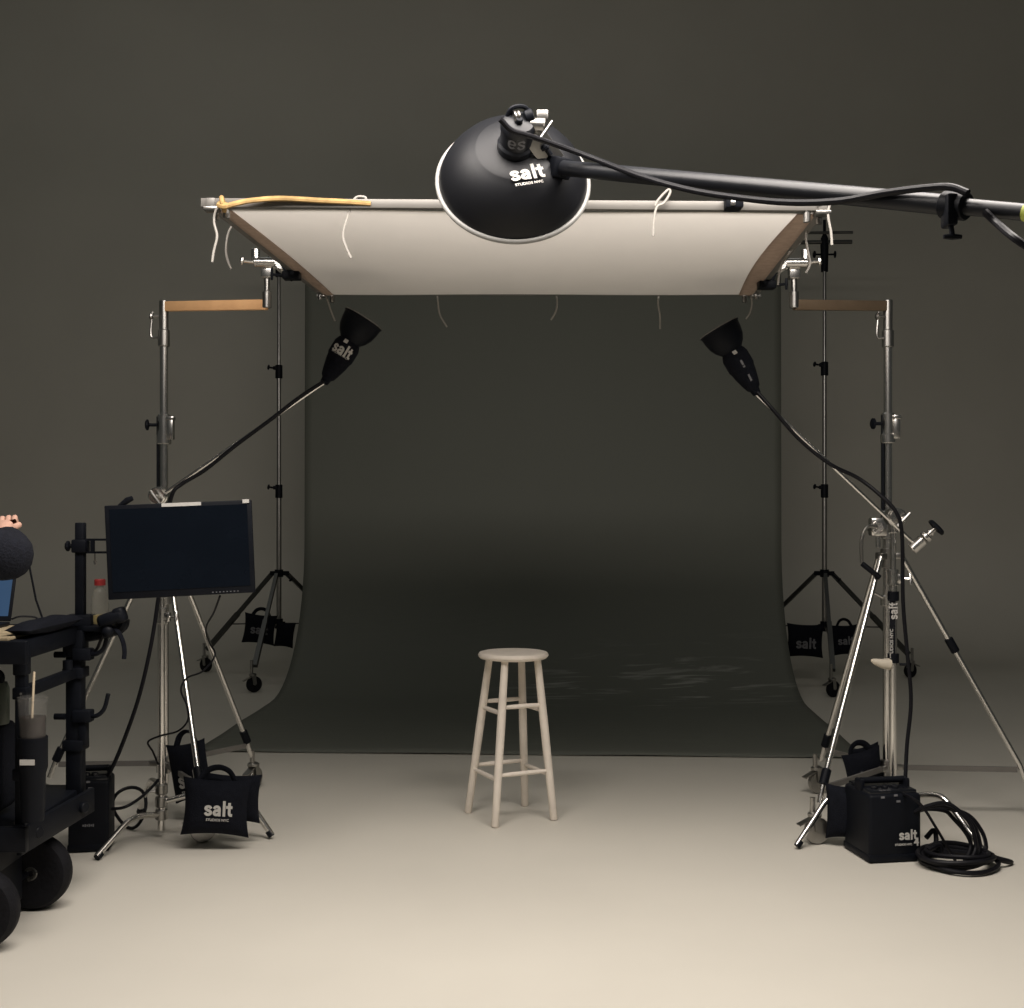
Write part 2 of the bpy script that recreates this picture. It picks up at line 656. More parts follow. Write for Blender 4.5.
pm = MB().grid(paper_fn, 60, len(prof) - 1)
pp = part('paper', pm, 'paper', bd)
sol = pp.modifiers.new('thickness', 'SOLIDIFY')
sol.thickness = 0.002
part('paper_roll', MB().cyl(pc - ux * 1.935 + Z1 * BARZ, pc + ux * 1.935 + Z1 * BARZ, 0.074, seg=28), 'paper', bd)
cb = MB()
cb.cyl(BL_ - ux * 0.10 + Z1 * BARZ, BR_ + ux * 0.22 + Z1 * BARZ, 0.017, seg=12)
cb.cyl(BR_ - ux * 0.34 + Z1 * (BARZ + 0.07) - uy * 0.03, BR_ + ux * 0.22 + Z1 * (BARZ + 0.07) - uy * 0.03, 0.012, seg=10)
part('crossbar', cb, 'dark_steel', bd)


# ------------------------------------------------------------------ stands
def caster(root, p, R=0.06, ang=0.0, top=0.2, tyre='rubber', hub='wheel_grey', brake=True):
    """swivel wheel standing on the floor at p; returns the caster part"""
    p = V((p[0], p[1], 0))
    d = V((math.cos(ang), math.sin(ang), 0))
    ax = V((-d.y, d.x, 0))
    c = p + Z1 * (R + 0.001)
    f = MB()
    f.cyl(p - d * 0.02 + Z1 * (2 * R + 0.012), p - d * 0.02 + Z1 * top, 0.012, seg=10)
    f.lathe([(0.03, 0), (0.03, 0.012), (0.016, 0.02)], p - d * 0.01 + Z1 * (2 * R + 0.006), Z1, 14)
    for sg in (-1, 1):
        f.bar(c + ax * sg * 0.021, p - d * 0.008 + ax * sg * 0.021 + Z1 * (2 * R + 0.012), 0.03, 0.004, up=ax)
    f.cyl(c - ax * 0.025, c + ax * 0.025, 0.007, seg=8)
    if brake:
        f.bar(p - d * (R + 0.028) + Z1 * (1.5 * R), p - d * 0.02 + Z1 * (2 * R), 0.035, 0.006)
    fo = part('caster', f, 'steel', root)
    w = MB()
    w.lathe([(R * 0.62, -0.014), (R * 0.93, -0.014), (R, -0.007), (R, 0.007), (R * 0.93, 0.014), (R * 0.62, 0.014)], c, ax, 26)
    part('tyre', w, tyre, fo)
    h = MB()
    h.lathe([(0.008, -0.012), (R * 0.5, -0.008), (R * 0.64, -0.013), (R * 0.64, 0.013), (R * 0.5, 0.008), (0.008, 0.012)], c, ax, 22)
    part('wheel', h, hub, fo)
    return fo


def backdrop_stand(c, feet, ztop, label, dark):
    c = V(c)
    s = thing('backdrop_stand', c, label, 'light stand', 'backdrop stands')
    zc = EYE + (504 - 572) * c.y / F
    part('column', MB().cyl(c + Z1 * 0.42, c + Z1 * 1.6, 0.021, seg=14), 'steel', s)
    m2 = MB()
    m2.cyl(c + Z1 * 1.6, c + Z1 * 2.6, 0.0175, seg=14)
    m2.cyl(c + Z1 * 2.6, c + Z1 * (ztop - 0.02), 0.0145, seg=12)
    part('riser', m2, 'steel', s)
    for z in (1.50, 2.49):
        k = MB()
        k.cyl(c + Z1 * z, c + Z1 * (z + 0.11), 0.03, seg=14, ch=0.004)
        k.box(c + V((-0.03, -0.01, z + 0.085)), (0.03, 0.03, 0.03), bevel=0.004)
        knob(k, c + V((-0.045, -0.01, z + 0.085)), (-1, -0.1, 0.15), 0.022, 0.03)
        part('collar', k, 'black', s)
    k = MB()
    k.cyl(c + Z1 * (ztop - 0.24), c + Z1 * (ztop - 0.02), 0.028, 0.034, seg=14)
    for sg in (-1, 1):
        knob(k, c + V((sg * 0.03, 0, ztop - 0.10)), (sg, -0.1, 0), 0.03, 0.045)
    k.lathe([(0.03, 0), (0.03, 0.05), (0.012, 0.09), (0.012, 0.2)], c + Z1 * (ztop - 0.02), Z1, 12)
    part('bar_holder', k, 'black', s)
    h = MB()
    h.cyl(c + Z1 * (zc - 0.04), c + Z1 * (zc + 0.02), 0.036, seg=14)
    h2 = MB().cyl(c + Z1 * 0.42, c + Z1 * 0.5, 0.034, seg=14)
    for f in feet:
        d = (V(f) - c).normalized()
        h.bar(c + d * 0.02 + Z1 * (zc - 0.012), c + d * 0.085 + Z1 * (zc - 0.012), 0.03, 0.035)
        h2.bar(c + d * 0.02 + Z1 * 0.46, c + d * 0.05 + Z1 * 0.46, 0.03, 0.03)
    knob(h, c + V((0.05, -0.03, zc - 0.01)), (1, -0.3, -0.9), 0.018, 0.07)
    part('leg_collar', h, 'black', s)
    part('brace_collar', h2, 'black', s)
    for i, f in enumerate(feet):
        f = V(f)
        d = (f - c).normalized()
        top = c + d * 0.075 + Z1 * (zc - 0.015)
        end = V((f.x, f.y, 0.2)) - d * 0.02
        L = MB()
        L.bar(top, top.lerp(end, 0.58), 0.028, 0.03)
        L.bar(top.lerp(end, 0.52), end, 0.036, 0.038)
        part('leg', L, 'dark_steel', s)
        b = MB()
        b.bar(c + d * 0.045 + Z1 * 0.46, top.lerp(end, 0.66), 0.016, 0.01)
        part('brace', b, 'dark_steel', s)
        fo = caster(s, (f.x, f.y), 0.062, math.atan2(d.y, d.x) + 2.2 + i, 0.25, hub='black')
    return s


backdrop_stand(BL_, [(-1.985, 9.62, 0), (-2.64, 10.78, 0), (-1.28, 10.80, 0)], BARZ,
               'slim rolling light stand holding the left end of the dark paper backdrop', 0)
backdrop_stand(BR_, [(2.41, 9.38, 0), (3.32, 10.42, 0), (1.9, 10.66, 0)], BARZ,
               'slim rolling light stand holding the right end of the dark paper backdrop', 1)


def crank_stand(c, feet, label, hand, seam=None):
    """tall wind-up stand; hand = -1 when the crank is on the left"""
    c = V(c)
    s = thing('wind_up_stand', c, label, 'light stand', 'wind-up stands under the overhead frame')
    zt = EYE + (504 - 304) * c.y / F
    zl = 1.215
    part('column', MB().cyl(c + Z1 * 0.14, c + Z1 * 1.42, 0.0225, seg=18), 'chrome', s)
    part('riser', MB().cyl(c + Z1 * 1.38, c + Z1 * (zt - 0.02), 0.019, seg=16), 'chrome', s)
    part('rack', MB().bar(c + V((hand * 0.026, -0.004, 1.3)), c + V((hand * 0.026, -0.004, 1.86)), 0.012, 0.012, up=X1), 'gloss_black', s)
    # top socket and clutches
    k = MB()
    k.cyl(c + Z1 * (zt - 0.20), c + Z1 * (zt - 0.12), 0.027, seg=16, ch=0.004)
    k.cyl(c + Z1 * (zt - 0.12), c + Z1 * (zt - 0.02), 0.021, seg=16)
    k.tube(spline([c + V((hand * 0.024, -0.02, zt - 0.16)), c + V((hand * 0.055, -0.02, zt - 0.15)), c + V((hand * 0.048, -0.02, zt - 0.04))], 5), 0.006, 8)
    knob(k, c + V((hand * 0.02, -0.012, zt - 0.06)), (hand, -0.2, 0), 0.018, 0.025)
    part('socket', k, 'steel', s)
    k = MB()
    k.cyl(c + Z1 * 1.77, c + Z1 * 1.87, 0.03, seg=16, ch=0.004)
    k.cyl(c + Z1 * 1.73, c + Z1 * 1.775, 0.034, seg=16, ch=0.004)
    k.box(c + V((-hand * 0.035, -0.01, 1.80)), (0.03, 0.04, 0.10), bevel=0.006)
    k.box(c + V((-hand * 0.035, -0.01, 1.85)), (0.035, 0.045, 0.02), bevel=0.004)
    part('clutch', k, 'chrome', s)
    kk = MB()
    knob(kk, c + V((hand * 0.03, -0.01, 1.82)), (hand, -0.15, 0), 0.026, 0.035)
    part('knob', kk, 'black', s)
    # gearbox with crank
    g = MB()
    g.box(c + V((hand * 0.05, -0.01, 1.345)), (0.075, 0.06, 0.085), bevel=0.01)
    g.cyl(c + V((0, 0, 1.29)), c + V((0, 0, 1.42)), 0.032, seg=18, ch=0.005)
    g.cyl(c + V((hand * 0.06, -0.055, 1.34)), c + V((hand * 0.06, 0.03, 1.34)), 0.03, seg=16, ch=0.004)
    g.cyl(c + V((hand * 0.05, -0.02, 1.25)), c + V((hand * 0.05, -0.02, 1.31)), 0.012, seg=10)
    part('gearbox', g, 'chrome', s)
    a = c + V((hand * 0.07, -0.06, 1.345))
    h = MB().tube(spline([a, a + V((hand * 0.045, -0.01, 0.0)), a + V((hand * 0.072, -0.015, -0.06)), a + V((hand * 0.073, -0.02, -0.165))], 5), 0.0085, 10)
    ch = part('crank_handle', h, 'steel', s)
    g0 = a + V((hand * 0.073, -0.02, -0.165))
    part('grip', MB().cyl(g0, g0 + V((-hand * 0.075, -0.03, -0.065)), 0.0125, seg=12, ch=0.003), 'black', ch)
    # leg hubs
    h = MB()
    h.cyl(c + Z1 * (zl - 0.06), c + Z1 * (zl + 0.03), 0.034, seg=16, ch=0.004)
    h2 = MB().cyl(c + Z1 * 0.19, c + Z1 * 0.27, 0.034, seg=16, ch=0.004)
    for f in feet:
        d = (V((f[0], f[1], 0)) - c).normalized()
        h.bar(c + d * 0.02 + Z1 * (zl - 0.005), c + d * 0.075 + Z1 * (zl - 0.005), 0.028, 0.03, bevel=0.004)
        h2.bar(c + d * 0.02 + Z1 * 0.235, c + d * 0.065 + Z1 * 0.235, 0.026, 0.026, bevel=0.004)
    part('leg_hub', h, 'steel', s)
    part('brace_hub', h2, 'steel', s)
    k = MB().cyl(c + Z1 * 0.98, c + Z1 * 1.03, 0.033, seg=16, ch=0.004)
    k.tube(spline([c + V((-0.03, -0.02, 1.02)), c + V((-0.075, -0.03, 1.045)), c + V((-0.09, -0.03, 1.07))], 4), 0.006, 8)
    part('column_lock', k, 'chrome', s)
    for i, f in enumerate(feet):
        fp = V((f[0], f[1], 0))
        d = (fp - c).normalized()
        top = c + d * 0.06 + Z1 * zl
        kn = fp - d * 0.055 + Z1 * 0.255
        end = fp - d * 0.022 + Z1 * 0.17
        part('leg', MB().tube([top, top.lerp(kn, 0.5), kn, end], [0.0125, 0.0125, 0.0125, 0.0125], 12), 'chrome', s)
        b = MB()
        b.bar(c + d * 0.055 + Z1 * 0.235, kn - d * 0.01 + Z1 * -0.025, 0.012, 0.024)
        part('brace', b, 'alu', s)
        sl = 0.40 if (seam and i == 0) else 0.945
        jl = MB().cyl(top.lerp(kn, sl), top.lerp(kn, sl + 0.065), 0.02, seg=12, ch=0.003)
        part('leg_joint', jl, 'black', s)
        caster(s, (fp.x, fp.y), 0.057, (1.2, 0.35, 0.2)[i], 0.2, tyre='steel')
    return s


LC = V((-1.632, 5.86, 0))
RC = V((1.735, 5.77, 0))
crank_stand(LC, [(-1.31, 6.36), (-1.325, 5.36), (-2.19, 5.86)],
            'chrome wind-up stand behind the black monitor with a copper-coloured arm on top', -1)
crank_stand(RC, [(2.385, 5.74), (1.535, 6.26), (1.30, 5.33)],
            'chrome wind-up stand behind the black power pack with a dark bronze arm on top', -1, True)


def c_stand(c, feet, zt, label, zj, bends):
    c = V(c)
    s = thing('c_stand', c, label, 'light stand', 'grip stands with turtle legs')
    part('column', MB().cyl(c + Z1 * 0.035, c + Z1 * (zj + 0.03), 0.0165, seg=16), 'chrome', s)
    part('riser', MB().cyl(c + Z1 * (zj + 0.02), c + Z1 * zt, 0.0125, seg=14), 'chrome', s)
    k = MB().cyl(c + Z1 * (zj - 0.03), c + Z1 * (zj + 0.04), 0.024, seg=14, ch=0.003)
    k.box(c + V((0.028, -0.005, zj)), (0.025, 0.03, 0.04), bevel=0.004)
    tee(k, c + V((0.035, -0.01, zj)), (1, -0.3, 0), (0, 0.3, 1))
    part('riser_lock', k, 'chrome', s)
    h = MB()
    for j, z in enumerate((0.10, 0.155, 0.21)):
        h.cyl(c + Z1 * (z - 0.02), c + Z1 * (z + 0.025), 0.027, seg=16, ch=0.004)
    tee(h, c + V((-0.024, -0.012, 0.205)), (-1, -0.4, 0), (0.3, 0, 1))
    part('leg_hub', h, 'steel', s)
    for j, f in enumerate(feet):
        fp = V((f[0], f[1], 0))
        r = (fp - c).length
        d = (fp - c).normalized()
        z = (0.10, 0.155, 0.21)[j] + 0.005
        bf, bz = bends[j]
        bp_ = c + d * r * bf + Z1 * bz
        foot = fp + Z1 * 0.018
        pts = spline([c + d * 0.02 + Z1 * z, (c + Z1 * z).lerp(bp_, 0.55) + Z1 * 0.012, (c + Z1 * z).lerp(bp_, 0.9) + Z1 * 0.006,
                      bp_.lerp(foot, 0.12), bp_.lerp(foot, 0.5), foot], 5)
        l = part('leg', MB().tube(pts, 0.0125, 12), 'chrome', s)
        e = fp + Z1 * 0.012
        part('foot_cap', MB().cyl(e + (pts[-4] - pts[-1]).normalized() * 0.028, V((fp.x, fp.y, 0.012)), 0.0145, seg=12), 'black', l)
    return s


LS = V((-1.523, 5.43, 0))
RS = V((1.662, 5.45, 0))
c_stand(LS, [(-1.688, 5.08), (-1.04, 5.41), (-1.74, 5.84)], 1.47,
        'chrome grip stand with bent legs between the black monitor and the large logo sandbag', 0.96, [(0.56, 0.115), (0.72, 0.215), (0.5, 0.2)])
c_stand(RS, [(1.197, 5.25), (1.935, 5.09), (1.76, 5.93)], 1.40,
        'chrome grip stand with bent legs rising behind the black power pack', 1.125, [(0.66, 0.215), (0.55, 0.22), (0.5, 0.2)])


# ------------------------------------------------------------------ grip arms and strobe heads
def grip_arm(stand_c, p_out, p_in, z_head, label):
    s = thing('grip_arm', p_in, label, 'grip arm', 'grip arms reaching inward')
    p_out, p_in = V(p_out), V(p_in)
    part('rod', MB().cyl(p_in, p_out, 0.008, seg=12), 'chrome', s)
    d = (p_out - p_in).normalized()
    n = V((0, -1, 0))
    hc = V((stand_c.x, stand_c.y, z_head))
    h = MB()
    h.cyl(hc + Z1 * -0.07, hc + Z1 * 0.0, 0.022, seg=16, ch=0.003)
    h.cyl(hc + V((0, -0.05, 0.0)), hc + V((0, 0.02, 0.0)), 0.04, seg=20, ch=0.006)
    h.cyl(hc + V((0, -0.075, 0.0)), hc + V((0, -0.055, 0.0)), 0.038, seg=20, ch=0.005)
    part('grip_head', h, 'chrome', s)
    k = MB()
    tee(k, hc + V((0, -0.07, 0)), (0.2, -1, -0.2), d.cross(n), L=0.05, w=0.08, r=0.007)
    part('tee_handle', k, 'steel', s)
    return s


LH = V((LS.x, LS.y, EYE + (504 - 496) * 5.43 / F))
RHz = EYE + (504 - 517) * 5.45 / F
LN = P(325, 382, 5.37)
RN = P(756, 394, 5.39)
grip_arm(LS, LN, P(163, 494.5, 5.37), 1.485, 'chrome grip arm rising from behind the monitor to the left strobe')
grip_arm(RS, RN, P(917, 546, 5.39), RHz, 'chrome grip arm rising from the right grip stand to the right strobe')

gh = thing('gobo_head', P(919, 541, 5.39), 'small chrome clamp head with black knob on lower end of right grip arm', 'clamp')
gm = MB()
e0 = P(917, 545, 5.39)
ed = V((0.72, -0.1, 0.69)).normalized()
gm.cyl(e0 - ed * 0.03, e0 + ed * 0.035, 0.026, seg=18, ch=0.004)
gm.cyl(e0 + ed * 0.042, e0 + ed * 0.062, 0.028, seg=18, ch=0.004)
gm.cyl(e0 + ed * 0.06, e0 + ed * 0.105, 0.01, seg=10)
gm.cyl(e0 + ed * 0.072, e0 + ed * 0.082, 0.017, seg=14)
part('clamp_plates', gm, 'chrome', gh)
part('knob', MB().lathe([(0.02, 0), (0.04, 0.004), (0.042, 0.012), (0.036, 0.02)], e0 + ed * 0.10, ed, 18), 'black', gh)


def strobe(rim_c, neck, label, logo):
    rim_c, neck = V(rim_c), V(neck)
    ax = (neck - rim_c)
    L = ax.length
    ax.normalize()
    s = thing('studio_strobe', neck, label, 'strobe light', 'strobes with bowl reflectors')
    k = L / 77.0
    refl = [(19.6, 0.4), (21.5, 0), (21.6, 1.6), (20.6, 2.5), (20.0, 9), (18.5, 16), (15.5, 22), (11.5, 26.5), (10.5, 28.5)]
    inner = [(8.5, 27), (13.5, 22), (17, 16), (18.9, 9), (19.6, 0.4)]
    m = MB().lathe([(r * k, t * k) for r, t in inner] + [(r * k, t * k) for r, t in refl[1:]], rim_c, ax, 32, caps=False)
    part('reflector', m, 'black', s)
    part('rim', MB().torus(rim_c + ax * 0.6 * k, ax, 21.3 * k, 0.6 * k), 'alu', s, 'bare metal rim')
    part('flash_tube', MB().sphere(rim_c + ax * 20 * k, 5 * k), 'white', s)
    body = [(9, 27), (11.6, 28), (12.4, 30), (13.6, 33), (13.6, 46), (12.4, 49), (11.6, 54), (9, 64), (7, 70), (5, 72), (4.2, 77), (2.5, 78)]
    part('body', MB().lathe([(r * k, t * k) for r, t in body], rim_c, ax, 26), 'fabric', s)
    side = ax.cross(V((0, 1, 0))).normalized()       # across, in the picture plane
    toward = ax.cross(side).normalized()
    if toward.y > 0:
        toward = -toward
        # keep a right-handed frame below
    up = -ax
    xd = up.cross(toward) * -1
    tt = MB()
    tt.bar(rim_c + ax * 28.5 * k + toward * 12.0 * k + xd * 1 * k, rim_c + ax * 32 * k + toward * 14.0 * k + xd * 1 * k, 4 * k, 1 * k, up=toward)
    part('latch', tt, 'white', s, 'pale latch')
    if logo:
        z = MB()
        wordmark(z, 'salt', 15.5 * k, rim_c + ax * 39 * k + toward * 13.75 * k, up.cross(toward) * -1 if (up.cross(toward) * -1).x > 0 else up.cross(toward), up, bend=13.7 * k)
        text(z, 'STUDIOS NYC', 3.0 * k, rim_c + ax * 45 * k + toward * 13.75 * k, xd if xd.x > 0 else -xd, up, bend=13.7 * k)
        part('logo', z, 'white', s, 'white printed logo')
    else:
        z = MB()
        z.bar(rim_c + ax * 40 * k + toward * 13.4 * k, rim_c + ax * 48 * k + toward * 12.8 * k, 2.2 * k, 1 * k, up=toward)
        part('label_strip', z, 'dimwhite', s, 'grey label strip')
        z = MB()
        z.bar(rim_c + ax * 56 * k + toward * 11.2 * k, rim_c + ax * 63 * k + toward * 9.3 * k, 2.0 * k, 1 * k, up=toward)
        part('label_strip', z, 'dimwhite', s, 'grey label strip')
    return s


strobe(P(364, 318.5, 5.385), P(324, 383, 5.37), 'black strobe with bowl reflector and white logo, aimed up on the left grip arm', True)
strobe(P(718.5, 328, 5.405), P(757, 394, 5.39), 'black strobe with bowl reflector and grey strips, aimed up on the right grip arm', False)

# ------------------------------------------------------------------ overhead diffusion frame
NL, FL = V((-1.023, 4.263, 2.475)), V((-0.919, 6.045, 2.475))
NR, FR = V((1.027, 4.14, 2.433)), V((1.152, 5.925, 2.455))
fr = thing('overhead_frame', (NL + FL + NR + FR) / 4, 'large white silk stretched on a metal frame above the stool', 'diffusion frame')
fx = (NR - NL).normalized()
fy = (FL - NL).normalized()
for a, b, e in ((NL, NR, 0.035), (FL, FR, 0.02), (NL, FL, 0.02), (NR, FR, 0.02)):
    d = (b - a).normalized()
    part('rail', MB().bar(a - d * e, b + d * (e if e < 0.03 else 0.0), 0.03, 0.03, bevel=0.002), 'alu', fr)
for q, sx_, sy_ in ((NL, 1, 1), (NR, -1, 1), (FL, 1, -1), (FR, -1, -1)):
    k = MB()
    k.box(q - Z1 * 0.021, (0.05, 0.05, 0.012), bevel=0.002)
    k.cyl(q + fx * sx_ * 0.05 - Z1 * 0.05, q + fx * sx_ * 0.05 - Z1 * 0.015, 0.012, seg=10)
    k.cyl(q + fy * sy_ * 0.05 - Z1 * 0.045, q + fy * sy_ * 0.05 - Z1 * 0.015, 0.01, seg=10)
    part('corner_joint', k, 'steel', fr)


def quad(u, v):
    return (NL * (1 - u) * (1 - v) + NR * u * (1 - v) + FL * (1 - u) * v + FR * u * v)


def silk_fn(u, v):
    uu = 0.025 + 0.95 * u
    vv = 0.012 + 0.976 * v
    sc = 0.010 * math.sin(v * PI)
    if u < 0.5:
        uu += sc * (1 - 2 * u)
    else:
        uu -= sc * (2 * u - 1)
    p = quad(uu, vv)
    p.z += -0.016 - 0.022 * math.sin(PI * u) * math.sin(PI * v) + 0.002 * math.sin(9 * u + 4 * v) * min(1, 8 * u * (1 - u))
    return p


part('silk', MB().grid(silk_fn, 30, 30), 'silk', fr)


def hem_fn(side):
    def fn(u, v):
        sc = (0.006 if side < 0 else 0.016) * math.sin(v * PI)
        a = 0.008 if side < 0 else 0.992
        b = (0.030 + sc) if side < 0 else (0.962 - 0.8 * sc)
        p = quad(a + (b - a) * u, 0.012 + 0.976 * v)
        p.z += -0.020 - 0.022 * math.sin(PI * a) * math.sin(PI * v) * 0.2
        return p
    return fn


for sg in (-1, 1):
    h = part('hem', MB().grid(hem_fn(sg), 3, 40), 'hem', fr, 'tan edge binding')
    so = h.modifiers.new('thickness', 'SOLIDIFY')
    so.thickness = 0.002


def tie(pts, r=0.0042):
    part('tie', MB().tube(spline(pts, 6), r, 7), 'string', fr)


def knot(p):
    return p


def DF(y):
    return 1250 * 1.028 / (504 - y)


def near_tie(pxs, D):
    tie([P(x, y, D) for x, y in pxs])


near_tie([(222, 203), (216, 210), (214, 222), (217, 236), (214, 250), (212, 262)], 4.23)
near_tie([(236, 222), (229, 231), (226, 246), (227, 258), (231, 269)], 4.60)
near_tie([(351, 204), (357, 197), (366, 198), (361, 205), (352, 207), (346, 222), (343, 236), (346, 247), (351, 258)], 4.235)
near_tie([(655, 206), (659, 199), (668, 190), (670, 193), (664, 203), (657, 207), (654, 220), (653, 236)], 4.14)
near_tie([(818, 205), (829, 203), (828, 215), (831, 232), (832, 245)], 4.12)
near_tie([(808, 222), (806, 238), (808, 252), (810, 264), (806, 273)], 4.45)
near_tie([(800, 243), (790, 252), (782, 264), (779, 276), (778, 285)], 4.80)
near_tie([(437, 290), (438, 303), (440, 315), (447, 327)], 6.02)
near_tie([(555, 290), (557, 300), (556, 311), (551, 320)], 5.99)
near_tie([(660, 290), (658, 303), (660, 316), (660, 329)], 5.96)
near_tie([(324, 291), (328, 302), (331, 311), (335, 321)], 6.03)
near_tie([(750, 290), (752, 303), (750, 313), (746, 319)], 5.9)

# yellow strap wound along the near rail
st = MB()
sp_ = spline([P(219, 204, 4.215), P(226, 206, 4.205), P(236, 203.5, 4.205), P(252, 200.5, 4.215), P(280, 198.5, 4.22), P(320, 200.5, 4.22), P(350, 202, 4.22), P(371, 203.5, 4.22)], 8)
st.tube(sp_, [0.015 if i < 10 else 0.012 for i in range(len(sp_))], 8, flat=(1, 0.7))
st.torus(P(223, 204, 4.225), (1, 0.1, 0.2), 0.022, 0.008)
solo('webbing_strap', st, 'webbing', P(222, 204, 4.22), 'yellow webbing strap lashed along the near left rail of the overhead frame', 'strap')
cl = thing('spring_clip', P(733, 203, 4.10), 'small black clip on the near rail of the overhead frame below the boom', 'clip')
part('jaw', MB().box(P(733, 203.5, 4.135), (0.058, 0.075, 0.042), bevel=0.005), 'black', cl)
part('screw', MB().box(P(733, 203, 4.09), (0.016, 0.012, 0.016), bevel=0.002), 'chrome', cl)


# offset arms and frame clamps
def offset_arm(c, pin, m, label):
    c, pin = V(c), V(pin)
    s = thing('offset_arm', c, label, 'stand arm', 'offset arms on the wind-up stands')
    zb = c.z
    part('bar', MB().bar(V((c.x, c.y, zb)), V((pin.x, pin.y, zb - 0.03)), 0.028, 0.046, bevel=0.003), m, s)
    e = MB()
    e.cyl(V((c.x, c.y, zb - 0.03)), V((c.x, c.y, zb + 0.028)), 0.0215, seg=16, ch=0.003)
    part('socket', e, 'steel', s)
    d = MB()
    d.cyl(V((pin.x, pin.y, zb - 0.045)), V((pin.x, pin.y, zb + 0.03)), 0.021, seg=14, ch=0.003)
    d.cyl(V((pin.x, pin.y, zb + 0.03)), V((pin.x, pin.y, zb + 0.10)), 0.013, seg=12)
    part('pin', d, 'steel', s)
    sg = 1 if pin.x > c.x else -1
    t = MB()
    t.bar(V((c.x + sg * 0.05, c.y - 0.0148, zb)), V((c.x + sg * 0.085, c.y - 0.0152, zb)), 0.001, 0.026)
    part('label_plate', t, 'dimwhite' if sg > 0 else 'white', s, 'small plate')
    return s


def frame_clamp(pin, rail, label, sg):
    """chrome knuckle on the arm pin with a black jaw biting the frame rail"""
    pin, rail = V(pin), V(rail)
    s = thing('frame_clamp', pin, label, 'clamp', 'clamps under the overhead frame')
    k = MB()
    k.box(pin + V((0, 0, 0.0)), (0.05, 0.05, 0.075), bevel=0.008)
    k.cyl(pin + V((-sg * 0.05, -0.035, 0.03)), pin + V((sg * 0.06, -0.035, 0.03)), 0.022, seg=16, ch=0.003)
    k.cyl(pin + V((-sg * 0.045, -0.03, 0.03)), pin + V((-sg * 0.045, -0.03, 0.09)), 0.02, seg=14, ch=0.003)
    knob(k, pin + V((-sg * 0.05, -0.035, 0.03)), (-sg, -0.2, 0.1), 0.02, 0.045)
    k.cyl(pin + V((sg * 0.03, 0, 0.02)), pin + V((sg * 0.10, 0.0, 0.02)), 0.016, seg=12)
    k.cyl(pin + V((sg * 0.075, -0.05, 0.02)), pin + V((sg * 0.075, 0.03, 0.02)), 0.034, seg=16, ch=0.004)
    k.cyl(pin + V((sg * 0.075, -0.075, 0.02)), pin + V((sg * 0.075, -0.055, 0.02)), 0.03, seg=16, ch=0.004)
    part('knuckle', k, 'chrome', s)
    j = MB()
    a = pin + V((sg * 0.075, 0.0, 0.05))
    b = rail - V((0, 0, 0.035))
    j.bar(a, b, 0.04, 0.045, up=V((0, 1, 0.1)), bevel=0.006)
    j.box(rail - V((0, 0, 0.035)), (0.075, 0.07, 0.035), bevel=0.006)
    tee(j, rail + V((-sg * 0.04, -0.03, -0.04)), (-sg, -0.3, 0.1), Z1, L=0.04, w=0.05)
    part('jaw', j, 'black', s)
    return s


LPx = P(267, 308, 5.62)
RPx = P(794, 307, 5.55)
la = V((LC.x, LC.y, EYE + (504 - 306.5) * LC.y / F))
ra = V((RC.x, RC.y, EYE + (504 - 306.0) * RC.y / F))
offset_arm(la, (LPx.x, LPx.y, 0), 'orange', 'copper-coloured flat metal arm, reflection put into its colour, on the left wind-up stand')
offset_arm(ra, (RPx.x, RPx.y, 0), 'brown', 'dark bronze flat arm on top of the right wind-up stand')
frame_clamp((LPx.x, LPx.y, la.z + 0.125), quad(0.0, 0.65), 'chrome knuckle clamp joining the copper-coloured arm to the left frame rail', 1)
frame_clamp((RPx.x, RPx.y, ra.z + 0.12), quad(1.0, 0.77), 'chrome knuckle clamp joining the dark bronze arm to the right frame rail', -1)

# ------------------------------------------------------------------ bar stool
sc_ = V((0.006, 5.80, 0))
stool = thing('bar_stool', sc_, 'tall cream painted wooden bar stool standing in front of the dark backdrop', 'stool')
SH = 0.765
part('seat', MB().lathe([(0, SH - 0.032), (0.135, SH - 0.032), (0.155, SH - 0.028), (0.1635, SH - 0.018), (0.1635, SH - 0.011), (0.158, SH - 0.003), (0.147, SH), (0.12, SH - 0.001), (0.07, SH - 0.004), (0, SH - 0.006)], sc_, Z1, 48, caps=False), 'stool', stool)
al = math.atan2(-202, -70)
legs = []
for i in range(4):
    a = al + i * PI / 2
    d = V((math.cos(a), math.sin(a), 0))
    bot = sc_ + d * 0.211 + V((-0.013, 0, 0.002))
    top = sc_ + d * 0.118 + Z1 * (SH - 0.033)
    legs.append((bot, top))
    ax = top - bot
    L = ax.length
    part('leg', MB().lathe([(0.0145, 0), (0.0175, 0.006), (0.0185, L * 0.3), (0.0195, L * 0.62), (0.0175, L * 0.9), (0.0165, L)], bot, ax, 20), 'stool', stool)
for i in range(4):
    (b0, t0), (b1, t1) = legs[i], legs[(i + 1) % 4]
    for z in ((0.235, 0.215)[i % 2], (0.55, 0.522)[i % 2]):
        f0 = z / SH
        p, q = b0.lerp(t0, f0), b1.lerp(t1, f0)
        part('stretcher', MB().tube([p.lerp(q, 0.04), p.lerp(q, 0.3), p.lerp(q, 0.7), p.lerp(q, 0.96)], [0.0085, 0.0105, 0.0105, 0.0085], 12), 'stool', stool)
sb = MB()
for i in range(4):
    d = (legs[i][1] - sc_)
    d.z = 0
    d.normalize()
sb.sphere(legs[3][1] + V((0.0, -0.0188, -0.008)), 0.0045, 8)
part('screw', sb, 'black', stool)

